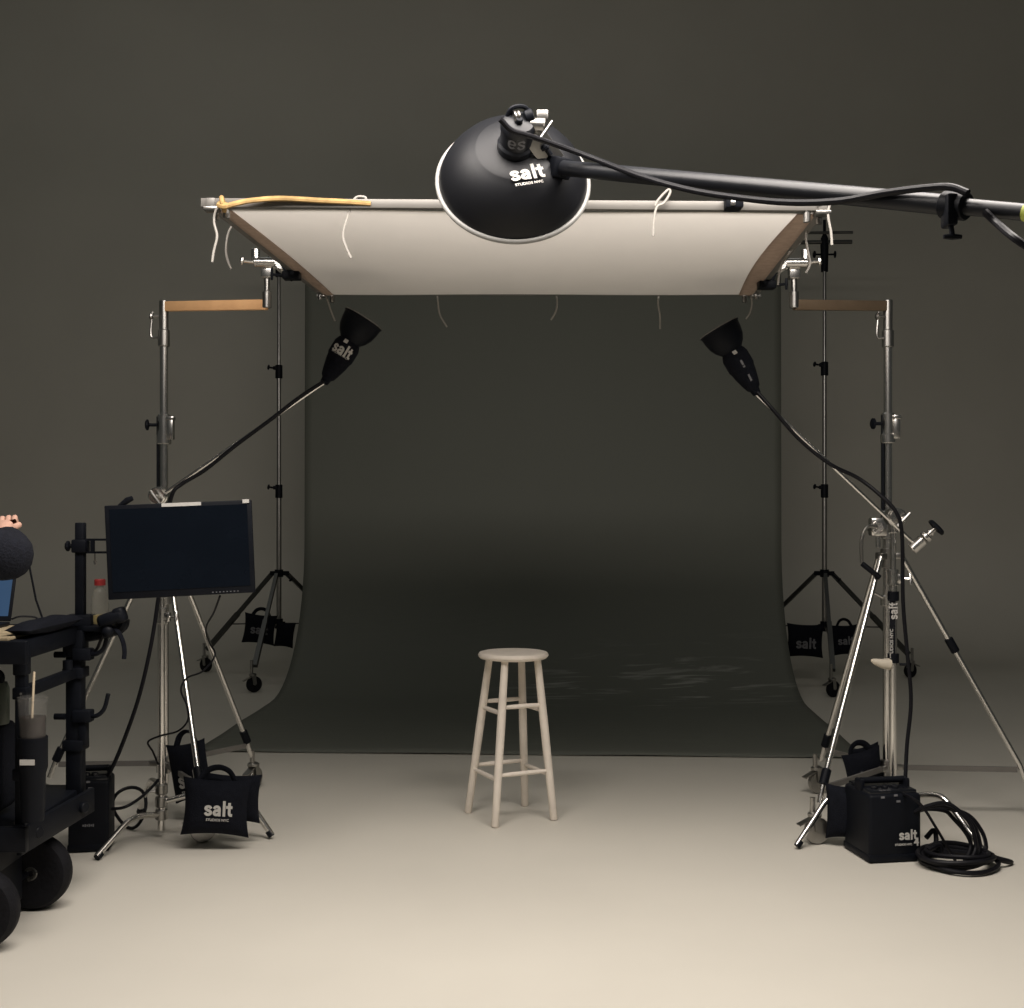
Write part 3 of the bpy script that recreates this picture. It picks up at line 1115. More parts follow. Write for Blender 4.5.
# ------------------------------------------------------------------ beauty dish, boom
D0 = 3.93
dc = P(513, 183, D0)
bx = V((0.045, -0.885, 0.46)).normalized()       # points out of the back of the dish
dish = thing('beauty_dish_strobe', dc, 'big round black dish light with white rim and logo hanging from the boom', 'studio light')
prof_o = [(0.232, 0.002), (0.233, 0.012), (0.226, 0.035), (0.21, 0.07), (0.185, 0.105), (0.16, 0.128), (0.138, 0.143), (0.1235, 0.150), (0.119, 0.153), (0.06, 0.155), (0.045, 0.155)]
prof_i = [(0.045, 0.150), (0.117, 0.147), (0.155, 0.125), (0.205, 0.07), (0.222, 0.032), (0.232, 0.002)]
part('dish', MB().lathe(prof_i + prof_o[1:], dc, bx, 64, caps=False), 'dish_black', dish)
part('rim', MB().torus(dc + bx * 0.004, bx, 0.2365, 0.0085, 72, 12), 'rim', dish, 'white rolled rim')
part('inner_disc', MB().lathe([(0, 0.03), (0.07, 0.03), (0.07, 0.034), (0, 0.04)], dc, bx, 32, caps=False), 'rim', dish)
head0 = dc + bx * 0.152
ha = (bx + V((0.05, 0, 0.10))).normalized()
hb = MB().lathe([(0.056, 0), (0.0565, 0.02), (0.050, 0.028), (0.050, 0.075), (0.053, 0.078), (0.053, 0.092), (0.046, 0.103), (0.028, 0.110), (0, 0.111)], head0, ha, 30)
part('strobe_body', hb, 'tube_black', dish)
det = MB()
su = ha.cross(V((0, 0, 1))).normalized()
sv = su.cross(ha)
for (a, b, L, r) in ((0.03, 0.02, 0.03, 0.012), (-0.018, 0.03, 0.022, 0.009), (0.0, -0.012, 0.03, 0.011)):
    p = head0 + ha * 0.096 - su * a + sv * b
    det.cyl(p, p + ha * L, r, seg=12, ch=0.002)
part('knob', det, 'black', dish)
hd = MB()
hc0 = head0 + ha * 0.092
hd.tube(spline([hc0 - su * 0.045 + sv * 0.02, hc0 - su * 0.02 + ha * 0.035 + sv * 0.035, hc0 + su * 0.02 + ha * 0.035 + sv * 0.03, hc0 + su * 0.035 + sv * 0.02], 5), 0.007, 8)
hd.cyl(hc0 + V((0.02, 0, 0.02)), hc0 + V((0.045, 0.0, 0.028)), 0.022, seg=16, ch=0.003)
part('handle', hd, 'black', dish)
ri = MB()
ri.torus(hc0 + V((-0.01, -0.02, 0.016)), (1, 0.2, 0.1), 0.014, 0.004, 16, 8)
ri.torus(hc0 + V((0.0, -0.02, 0.018)), (1, 0.2, 0.1), 0.014, 0.004, 16, 8)
part('cable_collar', ri, 'steel', dish)
# lettering
n_pl = bx
xr = (V((1, 0, 0)) - n_pl * n_pl.x).normalized()
xr = (Quaternion(n_pl, math.radians(13)) @ xr)
yr = n_pl.cross(xr)
lg = MB()
lo = P(526, 172, D0)
tt_ = ((dc + bx * 0.1555) - V((0, 0, EYE))).dot(bx) / (lo - V((0, 0, EYE))).normalized().dot(bx)
lo = V((0, 0, EYE)) + (lo - V((0, 0, EYE))).normalized() * tt_
wordmark(lg, 'salt', 0.072, lo, xr, yr)
text(lg, 'STUDIOS NYC', 0.0135, lo - yr * 0.044, xr, yr, bold=0.02)
part('logo', lg, 'white', dish, 'white printed logo')
toward = (V((0, -1, -0.55)) - ha * V((0, -1, -0.55)).dot(ha)).normalized()
xl = ha.cross(toward) * -1
if xl.x < 0:
    xl = -xl
l2 = MB()
wordmark(l2, 'es', 0.066, head0 + ha * 0.056 + toward * 0.0502, xl, xl.cross(toward) * -1, bend=0.050, w=0.16)
part('lettering', l2, 'dimwhite', dish, 'grey lettering')

# tilting bracket between head and boom
br = MB()
b0 = P(556, 166, 3.80)
hm = head0 + ha * 0.06
br.bar(hm + V((0.045, 0, 0.0)), b0 + V((-0.005, 0.0, 0.01)), 0.012, 0.07, up=V((0, -0.5, 1)), bevel=0.002)
br.cyl(hm + V((0.04, -0.02, 0.02)), hm + V((0.085, -0.03, 0.015)), 0.02, seg=14, ch=0.003)
br.box(hm + V((0.075, -0.01, 0.045)), (0.035, 0.05, 0.03), bevel=0.004)
br.cyl(hm + V((0.07, -0.05, -0.03)), hm + V((0.105, -0.05, 0.02)), 0.005, seg=8)
part('bracket', br, 'steel', dish, 'bare metal tilt bracket')

bo_a = P(557, 167.5, 3.80)
bo_b = P(958, 206, 2.78)
bdir = (bo_b - bo_a).normalized()
bo_c = bo_b + bdir * 1.35
boom = thing('boom_pole', bo_b, 'long black boom arm coming in from the right to carry the dish', 'boom arm')
part('outer_tube', MB().cyl(bo_a + bdir * 0.01, bo_b, 0.0235, seg=24), 'tube_black', boom)
part('inner_tube', MB().cyl(bo_b - bdir * 0.02, bo_c, 0.0185, seg=24), 'tube_black', boom)
e = MB()
e.box(bo_a - bdir * 0.01, (0.085, 0.07, 0.062), Matrix((bdir, Z1.cross(bdir).normalized(), bdir.cross(Z1.cross(bdir).normalized()))).transposed(), bevel=0.008)
knob(e, bo_a + V((-0.02, -0.03, 0.03)), (-0.6, -0.4, 0.7), 0.014, 0.02)
part('end_block', e, 'black', boom)
ck = MB()
c0 = P(953, 205.5, 2.79)
ck.cyl(c0 - bdir * 0.025, c0 + bdir * 0.035, 0.031, seg=20, ch=0.003)
ck.box(c0 + V((-0.012, -0.01, -0.015)), (0.024, 0.05, 0.07), bevel=0.005)
tee(ck, c0 + V((-0.012, -0.02, -0.045)), (0.1, -0.1, -1), X1, L=0.03, w=0.04)
part('clamp_collar', ck, 'black', boom)
tp = MB().cyl(P(1018, 210.5, 2.655) , P(1018, 210.5, 2.655) + bdir * 0.09, 0.0192, seg=24)
t0 = bo_b + bdir * ((P(1017, 211, 2.64) - bo_b).dot(bdir))
tp = MB().cyl(t0, t0 + bdir * 0.09, 0.0192, seg=24)
part('tape_band', tp, 'lime', boom, 'lime yellow tape')
# its stand, just outside the picture
bp = bo_b + bdir * 1.0
bs = thing('boom_stand', (bp.x, bp.y, 0), 'black stand holding up the boom arm beyond the right edge', 'light stand')
part('column', MB().cyl((bp.x, bp.y, 0.3), (bp.x, bp.y, bp.z - 0.03), 0.02, seg=16), 'black', bs)
part('clamp', MB().box((bp.x, bp.y, bp.z), (0.08, 0.08, 0.09), bevel=0.01), 'black', bs)
for i in range(3):
    a = 0.4 + i * 2 * PI / 3
    d = V((math.cos(a), math.sin(a), 0))
    part('leg', MB().tube([V((bp.x, bp.y, 0.75)) + d * 0.02, V((bp.x, bp.y, 0.02)) + d * 0.5], 0.014, 10), 'black', bs)
# cables along the boom


def boom_pt(px, py, off=-0.035):
    f = (px - 557) / (958 - 557)
    t = max(-0.25, min(1.35, f))
    # depth where the boom shows at this px
    num = (px - 512) / F
    s_ = (num * bo_a.y - bo_a.x) / (bdir.x - num * bdir.y)
    D = bo_a.y + bdir.y * s_
    return P(px, py, D + off)


cab = [P(500, 119, 3.60), P(511, 130, 3.62), P(525, 134.5, 3.64), P(548, 142, 3.68)] + [boom_pt(x, y) for x, y in ((590, 157), (640, 176), (690, 190), (740, 198), (790, 202.5), (840, 201), (885, 193), (925, 188), (950, 187), (968, 193))]
solo('boom_power_cable', MB().tube(spline(cab, 8), 0.0085, 10), 'cable', cab[0], 'black cable looping along the boom from the dish light', 'cable')
cab2 = [boom_pt(985, 212, -0.028), boom_pt(998, 224, -0.03), P(1012, 236, 2.58), P(1030, 248, 2.55), P(1060, 262, 2.50), P(1110, 272, 2.42)]
solo('hanging_cable', MB().tube(spline(cab2, 8), 0.0085, 10), 'cable', cab2[0], 'black cable drooping below the boom at the right edge', 'cable')

# ------------------------------------------------------------------ sandbags


def sandbag(c, w, h, t, yaw, label, logo_m='white', logo_size=0.10, roll=0.0, second=None, strap=True, sub=True, logo=True, logo_off=(0, 0)):
    c = V(c)
    q = Matrix.Rotation(yaw, 3, 'Z') @ Matrix.Rotation(roll, 3, 'Y')
    X, N, Z = q @ X1, q @ -Y1, q @ Z1
    s = thing('sandbag', c - Z * h / 2, label, 'sandbag', 'black weight bags on the stand legs')
    part('pouch', MB().pillow(c, X, Z, N, w, h, t), 'fabric', s)
    if second:
        c2 = c + X * second[0] + Z * second[1] - N * second[2]
        part('pouch', MB().pillow(c2, X, Z, N, w * second[3], h * second[4], t * 0.8), 'fabric', s)
    if strap:
        m = MB()
        pts = spline([c + Z * h * 0.44 - X * w * 0.26 - N * t * 0.1, c + Z * (h * 0.60) - X * w * 0.16 - N * t * 0.2, c + Z * (h * 0.66) - N * t * 0.25,
                      c + Z * (h * 0.60) + X * w * 0.16 - N * t * 0.2, c + Z * h * 0.44 + X * w * 0.26 - N * t * 0.1], 6)
        m.tube(pts, 0.016, 8, flat=(1, 0.4))
        part('handle', m, 'fabric', s)
    if logo:
        m = MB()
        lo = c + X * (w * logo_off[0]) + Z * (h * logo_off[1])
        wordmark(m, 'salt', logo_size, lo + N * (t / 2 * 1.02 + 0.002), X, Z)
        if sub:
            text(m, 'STUDIOS NYC', logo_size * 0.185, lo + N * (t / 2 * 1.02 + 0.002) - Z * logo_size * 0.60, X, Z, bold=0.015)
        part('logo', m, logo_m, s, 'printed logo')
    return s


sandbag(P(216, 807, 5.22), 0.285, 0.245, 0.085, 0.02, 'large black sandbag with crisp white logo hanging on the left grip stand leg', 'white', 0.08, second=(0.05, 0.02, 0.09, 0.85, 0.85), roll=0.05, logo_off=(0.06, 0.02))
sandbag(P(190, 771, 5.66), 0.23, 0.27, 0.07, -0.45, 'black sandbag half hidden behind the chrome legs, left of the large logo sandbag', 'white', 0.095, roll=-0.22, logo_off=(0.1, -0.12), second=(-0.09, -0.03, 0.08, 0.8, 0.85))
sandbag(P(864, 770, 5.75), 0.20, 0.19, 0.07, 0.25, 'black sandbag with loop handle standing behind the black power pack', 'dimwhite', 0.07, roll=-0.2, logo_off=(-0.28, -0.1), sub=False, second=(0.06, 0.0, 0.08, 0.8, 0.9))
sandbag(P(846, 812, 5.28), 0.17, 0.235, 0.08, -0.3, 'plain black sandbag hanging at the left side of the black power pack', logo=False, strap=False)
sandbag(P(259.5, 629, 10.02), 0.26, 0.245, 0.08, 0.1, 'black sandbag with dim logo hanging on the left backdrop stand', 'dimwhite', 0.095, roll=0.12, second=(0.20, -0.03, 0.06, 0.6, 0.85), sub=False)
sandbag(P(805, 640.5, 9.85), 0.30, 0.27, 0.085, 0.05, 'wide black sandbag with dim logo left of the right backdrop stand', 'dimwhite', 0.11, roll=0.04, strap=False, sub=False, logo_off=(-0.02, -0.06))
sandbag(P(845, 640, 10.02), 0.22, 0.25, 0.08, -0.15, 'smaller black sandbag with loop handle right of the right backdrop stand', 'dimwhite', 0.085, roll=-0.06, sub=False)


# ------------------------------------------------------------------ power packs
def power_pack(c, w, d, h, yaw, label, big):
    c = V(c)
    q = Matrix.Rotation(yaw, 3, 'Z')
    X, Y = q @ X1, q @ Y1
    s = thing('power_pack', c, label, 'power pack', 'strobe power packs on the floor')
    body = MB().box(c + Z1 * (h * 0.44 + 0.004), (w, d, h * 0.88), q, bevel=0.014, seg=3)
    body.box(c + Z1 * (0.02), (w * 1.03, d * 1.03, 0.032), q, bevel=0.008)
    part('body', body, 'black', s)
    tp = MB().box(c + Z1 * (h * 0.9), (w * 0.9, d * 0.86, h * 0.07), q, bevel=0.006)
    for i in range(3):
        tp.cyl(c + X * (w * (-0.28 + 0.2 * i)) - Y * d * 0.25 + Z1 * h * 0.92, c + X * (w * (-0.28 + 0.2 * i)) - Y * d * 0.25 + Z1 * (h * 0.97), 0.014, seg=12, ch=0.002)
    part('control_panel', tp, 'gloss_black', s)
    hd = MB()
    for sg in (-1, 1):
        yy = Y * (0.0)
        hd.box(c + X * sg * w * 0.44 + Z1 * (h * 0.95), (w * 0.10, d * 0.25, h * 0.16), q, bevel=0.008)
    hd.tube([c - X * w * 0.42 + Z1 * h * 1.0, c + X * w * 0.42 + Z1 * h * 1.0], 0.013, 12)
    part('handle', hd, 'black', s)
    sg = -1
    l = MB()
    if big:
        wordmark(l, 'salt', 0.053, c - Y * (d / 2 + 0.001) + X * w * 0.23 + Z1 * h * 0.36, X, Z1)
        text(l, 'STUDIOS NYC', 0.0115, c - Y * (d / 2 + 0.001) + X * w * 0.15 + Z1 * h * 0.232, X, Z1, bold=0.02)
        text(l, '4', 0.045, c - Y * (d / 2 + 0.001) + X * w * 0.40 + Z1 * h * 0.255, X, Z1, bold=0.02)
    else:
        for k in range(6):
            l.box(c - Y * (d / 2 + 0.001) + X * (-0.02 + 0.008 * k) + Z1 * h * 0.34, (0.0055, 0.001, 0.008 + 0.003 * (k % 2)), q)
    part('logo', l, 'white' if big else 'dimwhite', s, 'white printed logo' if big else 'small worn print')
    dt = MB()
    for k, (a, b) in enumerate(((-0.25, 0.86), (0.0, 0.88), (0.05, 0.80))):
        dt.box(c - Y * (d / 2 + 0.0012) + X * w * a + Z1 * h * b, (0.016, 0.002, 0.008), q)
    part('socket_label', dt, 'dimwhite', s)
    return s


power_pack(P(882, 856, 5.17).xy.to_3d(), 0.225, 0.24, 0.31, 0.17, 'black power pack with white logo on the floor beside a coil of cable', True)
power_pack((-1.775, 5.28, 0), 0.165, 0.17, 0.335, 0.16, 'black power pack standing behind the cart wheels', False)

# ------------------------------------------------------------------ cables
cb1 = [LN + V((0, -0.03, 0.0)), P(300, 397, 5.33), P(270, 420, 5.32), P(235, 446, 5.32), P(205, 470, 5.32), P(182, 484, 5.31), P(172, 495, 5.30), P(166, 530, 5.32), P(158, 600, 5.32), P(150, 650, 5.3), P(138, 700, 5.28), P(122, 745, 5.25), P(111, 770, 5.23), P(106, 777, 5.3)]
solo('strobe_cable', MB().tube(spline(cb1, 8), 0.0085, 10), 'cable', cb1[-1], 'thick black cable running down from the left strobe to the power pack', 'cable', 'strobe cables')
cb2 = [RN + V((0, -0.03, 0.005)), P(775, 412, 5.34), P(800, 440, 5.33), P(830, 464, 5.32), P(858, 478, 5.33), P(880, 495, 5.30), P(896, 512, 5.28), P(902, 535, 5.28), P(903, 600, 5.3), P(907, 650, 5.3), P(911, 700, 5.3), P(907, 745, 5.28), P(905, 783, 5.24), P(903, 796, 5.22)]
solo('strobe_cable', MB().tube(spline(cb2, 8), 0.0085, 10), 'cable', cb2[-1], 'thick black cable running down from the right strobe past the chrome legs', 'cable', 'strobe cables')
cb3 = [P(220, 596, 4.72), P(214, 612, 4.9), P(206, 628, 5.3), P(209, 642, 5.55), P(215, 655, 5.6), P(203, 671, 5.5), P(187, 678, 5.3), P(181, 690, 5.2), P(187, 706, 5.18), P(188, 720, 5.18), P(178, 731, 5.2), P(160, 736, 5.2), P(148, 742, 5.22), P(153, 752, 5.28), P(158, 764, 5.34)]
solo('monitor_wire', MB().tube(spline(cb3, 8), 0.0042, 8), 'cable', cb3[0], 'thin black wire trailing from the monitor between the chrome legs', 'cable')
cb4 = [P(112, 809, 5.22), P(125, 807, 5.2), P(140, 798, 5.26), P(153, 786, 5.33), P(158, 780, 5.37)]
solo('short_cable', MB().tube(spline(cb4, 6), 0.0065, 8), 'cable', cb4[0], 'short black cable between the rear power pack and the left grip stand', 'cable')
# loose loop behind the bent leg
lpc = G(128, 831)
lp = [lpc + V((0.085 * math.cos(a) * 0.85, 0.02 + 0.03 * math.sin(a * 2), 0.098 + 0.09 * math.sin(a))) for a in [2 * PI * i / 30 for i in range(30)]]
solo('cable_loop', MB().tube(lp, 0.0075, 10, closed=True), 'cable', lpc, 'black cable loop upright on the floor behind the bent left leg', 'cable')

# floor coil
cc = G(956, 866)
pts = []
for i in range(5 * 24):
    a = 2 * PI * i / 24
    k = i / 24
    R = 0.132 + 0.016 * math.sin(k * 2.3) + 0.006 * math.sin(a * 3 + k)
    pts.append(cc + V((R * math.cos(a) + 0.012 * math.sin(k * 1.7), R * 0.95 * math.sin(a) + 0.010 * math.cos(k * 2.9), 0.010 + 0.0105 * k + 0.004 * math.sin(a * 2 + k))))
last = pts[-1]
pts += spline([last, cc + V((0.17, -0.03, 0.03)), cc + V((0.23, 0.02, 0.01)), cc + V((0.20, 0.07, 0.01)), cc + V((0.11, 0.05, 0.035))], 6)[1:]
solo('coiled_cable', MB().tube(pts, 0.0095, 8), 'cable', cc, 'coil of black cable lying on the floor beside the logo power pack', 'cable')
for j, (dx, hgt, py_) in enumerate(((0, 0, 0), (-9, 5, 0.03), (-4, -3, -0.03), (6, 2, 0.05))):
    q = [P(914, 812, 5.10 + py_), P(928, 807 + hgt * 0.4, 5.08 + py_), P(945, 806 + hgt, 5.08 + py_), P(962 + dx, 813 + hgt, 5.07 + py_), P(975 + dx, 828 + hgt, 5.06 + py_), P(980 + dx, 845, 5.05 + py_), P(977 + dx, 856, 5.03 + py_), P(970 + dx * 0.6, 861, 5.02 + py_)]
    solo('looped_cable', MB().tube(spline(q, 7), 0.0085, 8), 'cable', q[0], 'black cable strand arching from the power pack down to the floor coil', 'cable', 'cable strands beside the power pack')
q = [P(897, 792, 5.15), P(910, 797, 5.0), P(922, 806, 4.98), P(935, 826, 4.99), P(948, 848, 5.02), P(956, 862, 5.03)]
solo('trailing_cable', MB().tube(spline(q, 7), 0.006, 8), 'cable', q[0], 'thin black cable running straight from the power pack top into the coil', 'cable')
q = [P(926, 838, 5.15), P(934, 830, 5.16), P(936, 842, 5.14), P(930, 850, 5.1), P(941, 852, 5.05), P(939, 845, 5.05), P(928, 850, 5.03)]
solo('strap_end', MB().tube(spline(q, 5), 0.010, 8), 'cable', q[0], 'thick black strap end curled between the power pack and the cable coil', 'strap')

# tape lettering, cream clamp on the right stand
tg = thing('taped_label', P(890, 612, 5.42), 'white lettered label running up the right grip stand column', 'label')
cx = V((RS.x, RS.y, 0))
for y in (596, 658):
    band = MB()
    z = EYE + (504 - y) * RS.y / F
    band.cyl(cx + Z1 * (z - 0.02), cx + Z1 * (z + 0.02), 0.0245, seg=18)
    part('band', band, 'black', tg)
lt = MB()
zc_ = EYE + (504 - 611) * RS.y / F
wordmark(lt, 'salt', 0.050, V((RS.x - 0.006, RS.y - 0.0182, zc_)), Z1, -X1)
text(lt, 'STUDIOS NYC', 0.020, V((RS.x - 0.012, RS.y - 0.0182, zc_ - 0.14)), Z1, -X1, bold=0.02)
part('lettering', lt, 'white', tg)
sl = MB().box(V((RS.x - 0.008, RS.y - 0.0172, zc_ - 0.07)), (0.024, 0.0014, 0.30))
part('backing', sl, 'gloss_black', tg)
cw = thing('cream_clamp', P(880, 662, 5.40), 'small cream wedge clamp on the right grip stand column', 'clamp')
w = MB()
a_ = V((RS.x - 0.02, RS.y - 0.005, EYE + (504 - 664) * RS.y / F))
w.tube([a_, a_ + V((-0.035, -0.01, 0.004)), a_ + V((-0.068, -0.015, 0.014)), a_ + V((-0.082, -0.018, 0.02))], [0.027, 0.02, 0.013, 0.005], 12)
part('jaw', w, 'cream', cw)
tee_ = MB()
tee(tee_, V((RS.x + 0.024, RS.y - 0.01, EYE + (504 - 664) * RS.y / F)), (1, -0.2, 0), Z1, L=0.035, w=0.03)
part('screw', tee_, 'black', cw)

# ------------------------------------------------------------------ digital cart on the left
CXR = -1.60
cart = thing('equipment_cart', (-2.15, 4.42, 0), 'black equipment cart with fat rubber wheels at the left edge', 'cart')
for z0, z1, nm in ((0.93, 0.995, 'top_shelf'), (0.315, 0.385, 'bottom_shelf')):
    m = MB().box((-2.175, 4.42, (z0 + z1) / 2), (1.11, 0.66, z1 - z0), bevel=0.008)
    m.box((-2.16, 4.10, (z0 + z1) / 2), (1.14, 0.03, (z1 - z0) * 1.15), bevel=0.004)
    part(nm, m, 'black', cart)
for (x, y) in ((-1.635, 4.17), (-1.635, 4.685), (-2.66, 4.17), (-2.66, 4.685)):
    w = 0.036 if y < 4.4 else 0.058
    p = MB().box((x, y, 0.64), (w, w, 0.62), bevel=0.005)
    p.box((x, y, 0.93), (w * 1.3, w * 1.3, 0.10), bevel=0.006)
    for z in (0.82, 0.55):
        p.box((x, y, z), (w * 1.35, w * 1.35, 0.04), bevel=0.005)
    po = part('post', p, 'black', cart)
    if x > -2:
        bb = MB()
        for z in (0.935, 0.82, 0.36, 0.34):
            bb.cyl((x + 0.006, y - w * 0.72, z), (x + 0.006, y - w * 0.5, z), 0.004, seg=8)
        part('bolt', bb, 'alu', po)
rm = MB()
rm.bar((-1.635, 4.18, 0.82), (-1.635, 4.68, 0.82), 0.03, 0.04, bevel=0.004)
rm.cyl((-1.635, 4.60, 0.84), (-1.635, 4.60, 0.875), 0.018, seg=12)
part('side_rail', rm, 'black', cart)
up_ = MB().box((-1.622, 4.70, 1.19), (0.034, 0.034, 0.38), bevel=0.004)
up_.box((-1.622, 4.70, 1.005), (0.10, 0.07, 0.06), bevel=0.006)
part('mast', up_, 'black', cart)
tr = MB().box((-1.555, 4.72, 0.985), (0.16, 0.13, 0.022), bevel=0.005)
tr.tube(spline([(-1.62, 4.70, 0.95), (-1.56, 4.70, 0.96), (-1.47, 4.69, 0.985), (-1.455, 4.69, 1.02)], 5), 0.022, 10)
part('side_tray', tr, 'black', cart)
for (zz, up) in ((0.89, 0.10), (0.66, 0.085)):
    h = MB()
    b0_ = V((-1.60, 4.665, zz))
    h.box(b0_, (0.07, 0.05, 0.045), bevel=0.006)
    h.tube(spline([b0_ + V((0.03, -0.01, 0)), b0_ + V((0.06, -0.02, 0.005)), b0_ + V((0.085, -0.02, 0.03)), b0_ + V((0.10, -0.02, up))], 5), 0.0085, 8)
    h.cyl(b0_ + V((-0.06, -0.02, 0)), b0_ + V((-0.1, -0.02, 0)), 0.012, seg=8)
    part('ratchet_lever', h, 'black', cart)
part('tube_socket', MB().box((-1.60, 4.67, 0.60), (0.03, 0.04, 0.10), bevel=0.005), 'black', cart)
bk = MB()
bk.bar((-1.625, 4.12, 0.335), (-1.585, 4.72, 0.335), 0.02, 0.09, bevel=0.004)
bk.cyl((-1.59, 4.60, 0.335), (-1.565, 4.59, 0.335), 0.02, seg=14, ch=0.003)
bk.cyl((-1.625, 4.25, 0.335), (-1.60, 4.24, 0.335), 0.02, seg=14, ch=0.003)
bk.box((-1.745, 4.27, 0.275), (0.10, 0.44, 0.09), bevel=0.006)
bk.box((-1.735, 4.27, 0.16), (0.05, 0.20, 0.18), bevel=0.006)
bk.cyl((-1.73, 4.06, 0.134), (-1.73, 4.48, 0.134), 0.012, seg=10)
part('wheel_bracket', bk, 'black', cart)
bk = MB()
bk.box((-2.57, 4.27, 0.275), (0.10, 0.44, 0.09), bevel=0.006)
bk.box((-2.57, 4.27, 0.16), (0.05, 0.20, 0.18), bevel=0.006)
bk.cyl((-2.57, 4.06, 0.134), (-2.57, 4.48, 0.134), 0.012, seg=10)
part('wheel_bracket', bk, 'black', cart)
for (x, y) in ((-1.713, 4.48), (-1.735, 4.06), (-2.57, 4.48), (-2.57, 4.06)):
    R = 0.133
    t = MB().lathe([(0.062, -0.032), (0.095, -0.042), (0.120, -0.038), (R, -0.018), (R + 0.0005, 0), (R, 0.018), (0.120, 0.038), (0.095, 0.042), (0.062, 0.032)], (x, y, R + 0.001), Y1, 44)
    wo = part('wheel', t, 'rubber', cart)
    h = MB().lathe([(0, -0.030), (0.02, -0.034), (0.045, -0.022), (0.066, -0.030), (0.066, 0.030), (0, 0.03)], (x, y, R + 0.001), Y1, 28, caps=False)
    for k in range(3):
        a = k * 2.1 + 0.4
        h.cyl((x + 0.018 * math.cos(a), y - 0.042, R + 0.018 * math.sin(a)), (x + 0.018 * math.cos(a), y - 0.03, R + 0.018 * math.sin(a)), 0.006, seg=8)
    part('hub', h, 'dark_steel', wo)
# soft pockets between the posts
pk = MB()
pk.box((-1.86, 4.28, 0.555), (0.28, 0.16, 0.30), bevel=0.03, seg=3)
part('hanging_pocket', pk, 'fabric', cart)
pl = MB().box((-1.752, 4.197, 0.60), (0.05, 0.002, 0.022))
part('label_strip', pl, 'white', cart, 'white paper label')
# cup holder with iced drink
chd = MB()
cpx = V((-1.566, 4.085, 0.03))
chd.lathe([(0.034, 0.385), (0.036, 0.40), (0.041, 0.54), (0.047, 0.56), (0.047, 0.66), (0.044, 0.66), (0.044, 0.565), (0, 0.56)], cpx, Z1, 26)
chd.bar((-1.60, 4.12, 0.64), (-1.63, 4.15, 0.64), 0.03, 0.05)
part('cup_holder', chd, 'black', cart)
part('cup_label', MB().box(cpx + V((0.0, -0.0475, 0.585)), (0.048, 0.002, 0.018)), 'white', cart, 'white paper label')
cup = thing('iced_drink_cup', cpx + Z1 * 0.566, 'clear plastic cup of dark iced coffee with a tan straw in the cart holder', 'drink')
part('cup', MB().lathe([(0, 0.566), (0.037, 0.566), (0.0425, 0.70), (0.0465, 0.775), (0.048, 0.78), (0.046, 0.782), (0.041, 0.70), (0.035, 0.572), (0, 0.571)], cpx, Z1, 26, caps=False), 'clear', cup)
part('coffee', MB().lathe([(0, 0.573), (0.0345, 0.573), (0.0405, 0.70), (0.0418, 0.725), (0, 0.725)], cpx, Z1, 26, caps=False), 'coffee', cup)
part('lid', MB().lathe([(0.049, 0.775), (0.049, 0.79), (0.035, 0.795), (0.012, 0.797), (0.0, 0.797)], cpx, Z1, 26, caps=False), 'clear', cup)
part('straw', MB().tube([cpx + V((0.004, -0.02, 0.60)), cpx + V((0.004, -0.02, 0.70)), cpx + V((0.008, -0.01, 0.873))], 0.0042, 10), 'straw', cup)
# green flask with ring
fl = thing('water_flask', (-1.752, 4.24, 0.70), 'dark green flask with loop cap in the cart pocket at the left edge', 'flask')
part('body', MB().lathe([(0, 0.705), (0.043, 0.705), (0.045, 0.715), (0.045, 0.825), (0.038, 0.845), (0, 0.848)], (-1.752, 4.24, 0), Z1, 26, caps=False), 'green', fl)
part('loop_cap', MB().torus((-1.748, 4.225, 0.862), (0.15, -1, 0), 0.024, 0.009, 24, 10), 'black', fl)
# board, laptop
solo('desk_board', MB().box((-2.0, 4.36, 1.001), (0.66, 0.44, 0.010), bevel=0.002), 'tan', (-2.0, 4.36, 0.996), 'tan board lying on the cart top under the laptop', 'board')
ln = thing('laptop', (-2.0, 4.52, 1.006), 'open laptop with lit blue screen on the cart at the left edge', 'laptop')
part('base', MB().box((-1.998, 4.44, 1.014), (0.34, 0.23, 0.014), bevel=0.004), 'black', ln)
th = math.radians(18)
q = Matrix.Rotation(-th, 3, 'X')
lc = V((-1.998, 4.56, 1.025)) + q @ V((0, 0, 0.115))
li = part('lid', MB().box(lc, (0.34, 0.008, 0.235), q, bevel=0.003), 'black', ln)
part('screen', MB().box(lc + q @ V((0, -0.0045, 0.003)), (0.318, 0.001, 0.205), q), 'laptop_screen', li, 'lit blue screen')
# black lumps on the right of the cart top
pa = thing('cable_pouch', (-1.655, 4.33, 0.996), 'black rounded pouch on the right end of the cart top', 'pouch')
part('body', MB().pillow((-1.648, 4.42, 1.024), V((0.05, 1, 0.0)).normalized(), V((1, -0.05, 0)).normalized(), Z1, 0.46, 0.09, 0.05, ears=0.02), 'fabric', pa)
part('handle', MB().tube(spline([(-1.655, 4.25, 1.02), (-1.655, 4.32, 1.04), (-1.655, 4.42, 1.042), (-1.655, 4.5, 1.03)], 5), 0.008, 8), 'fabric', pa)
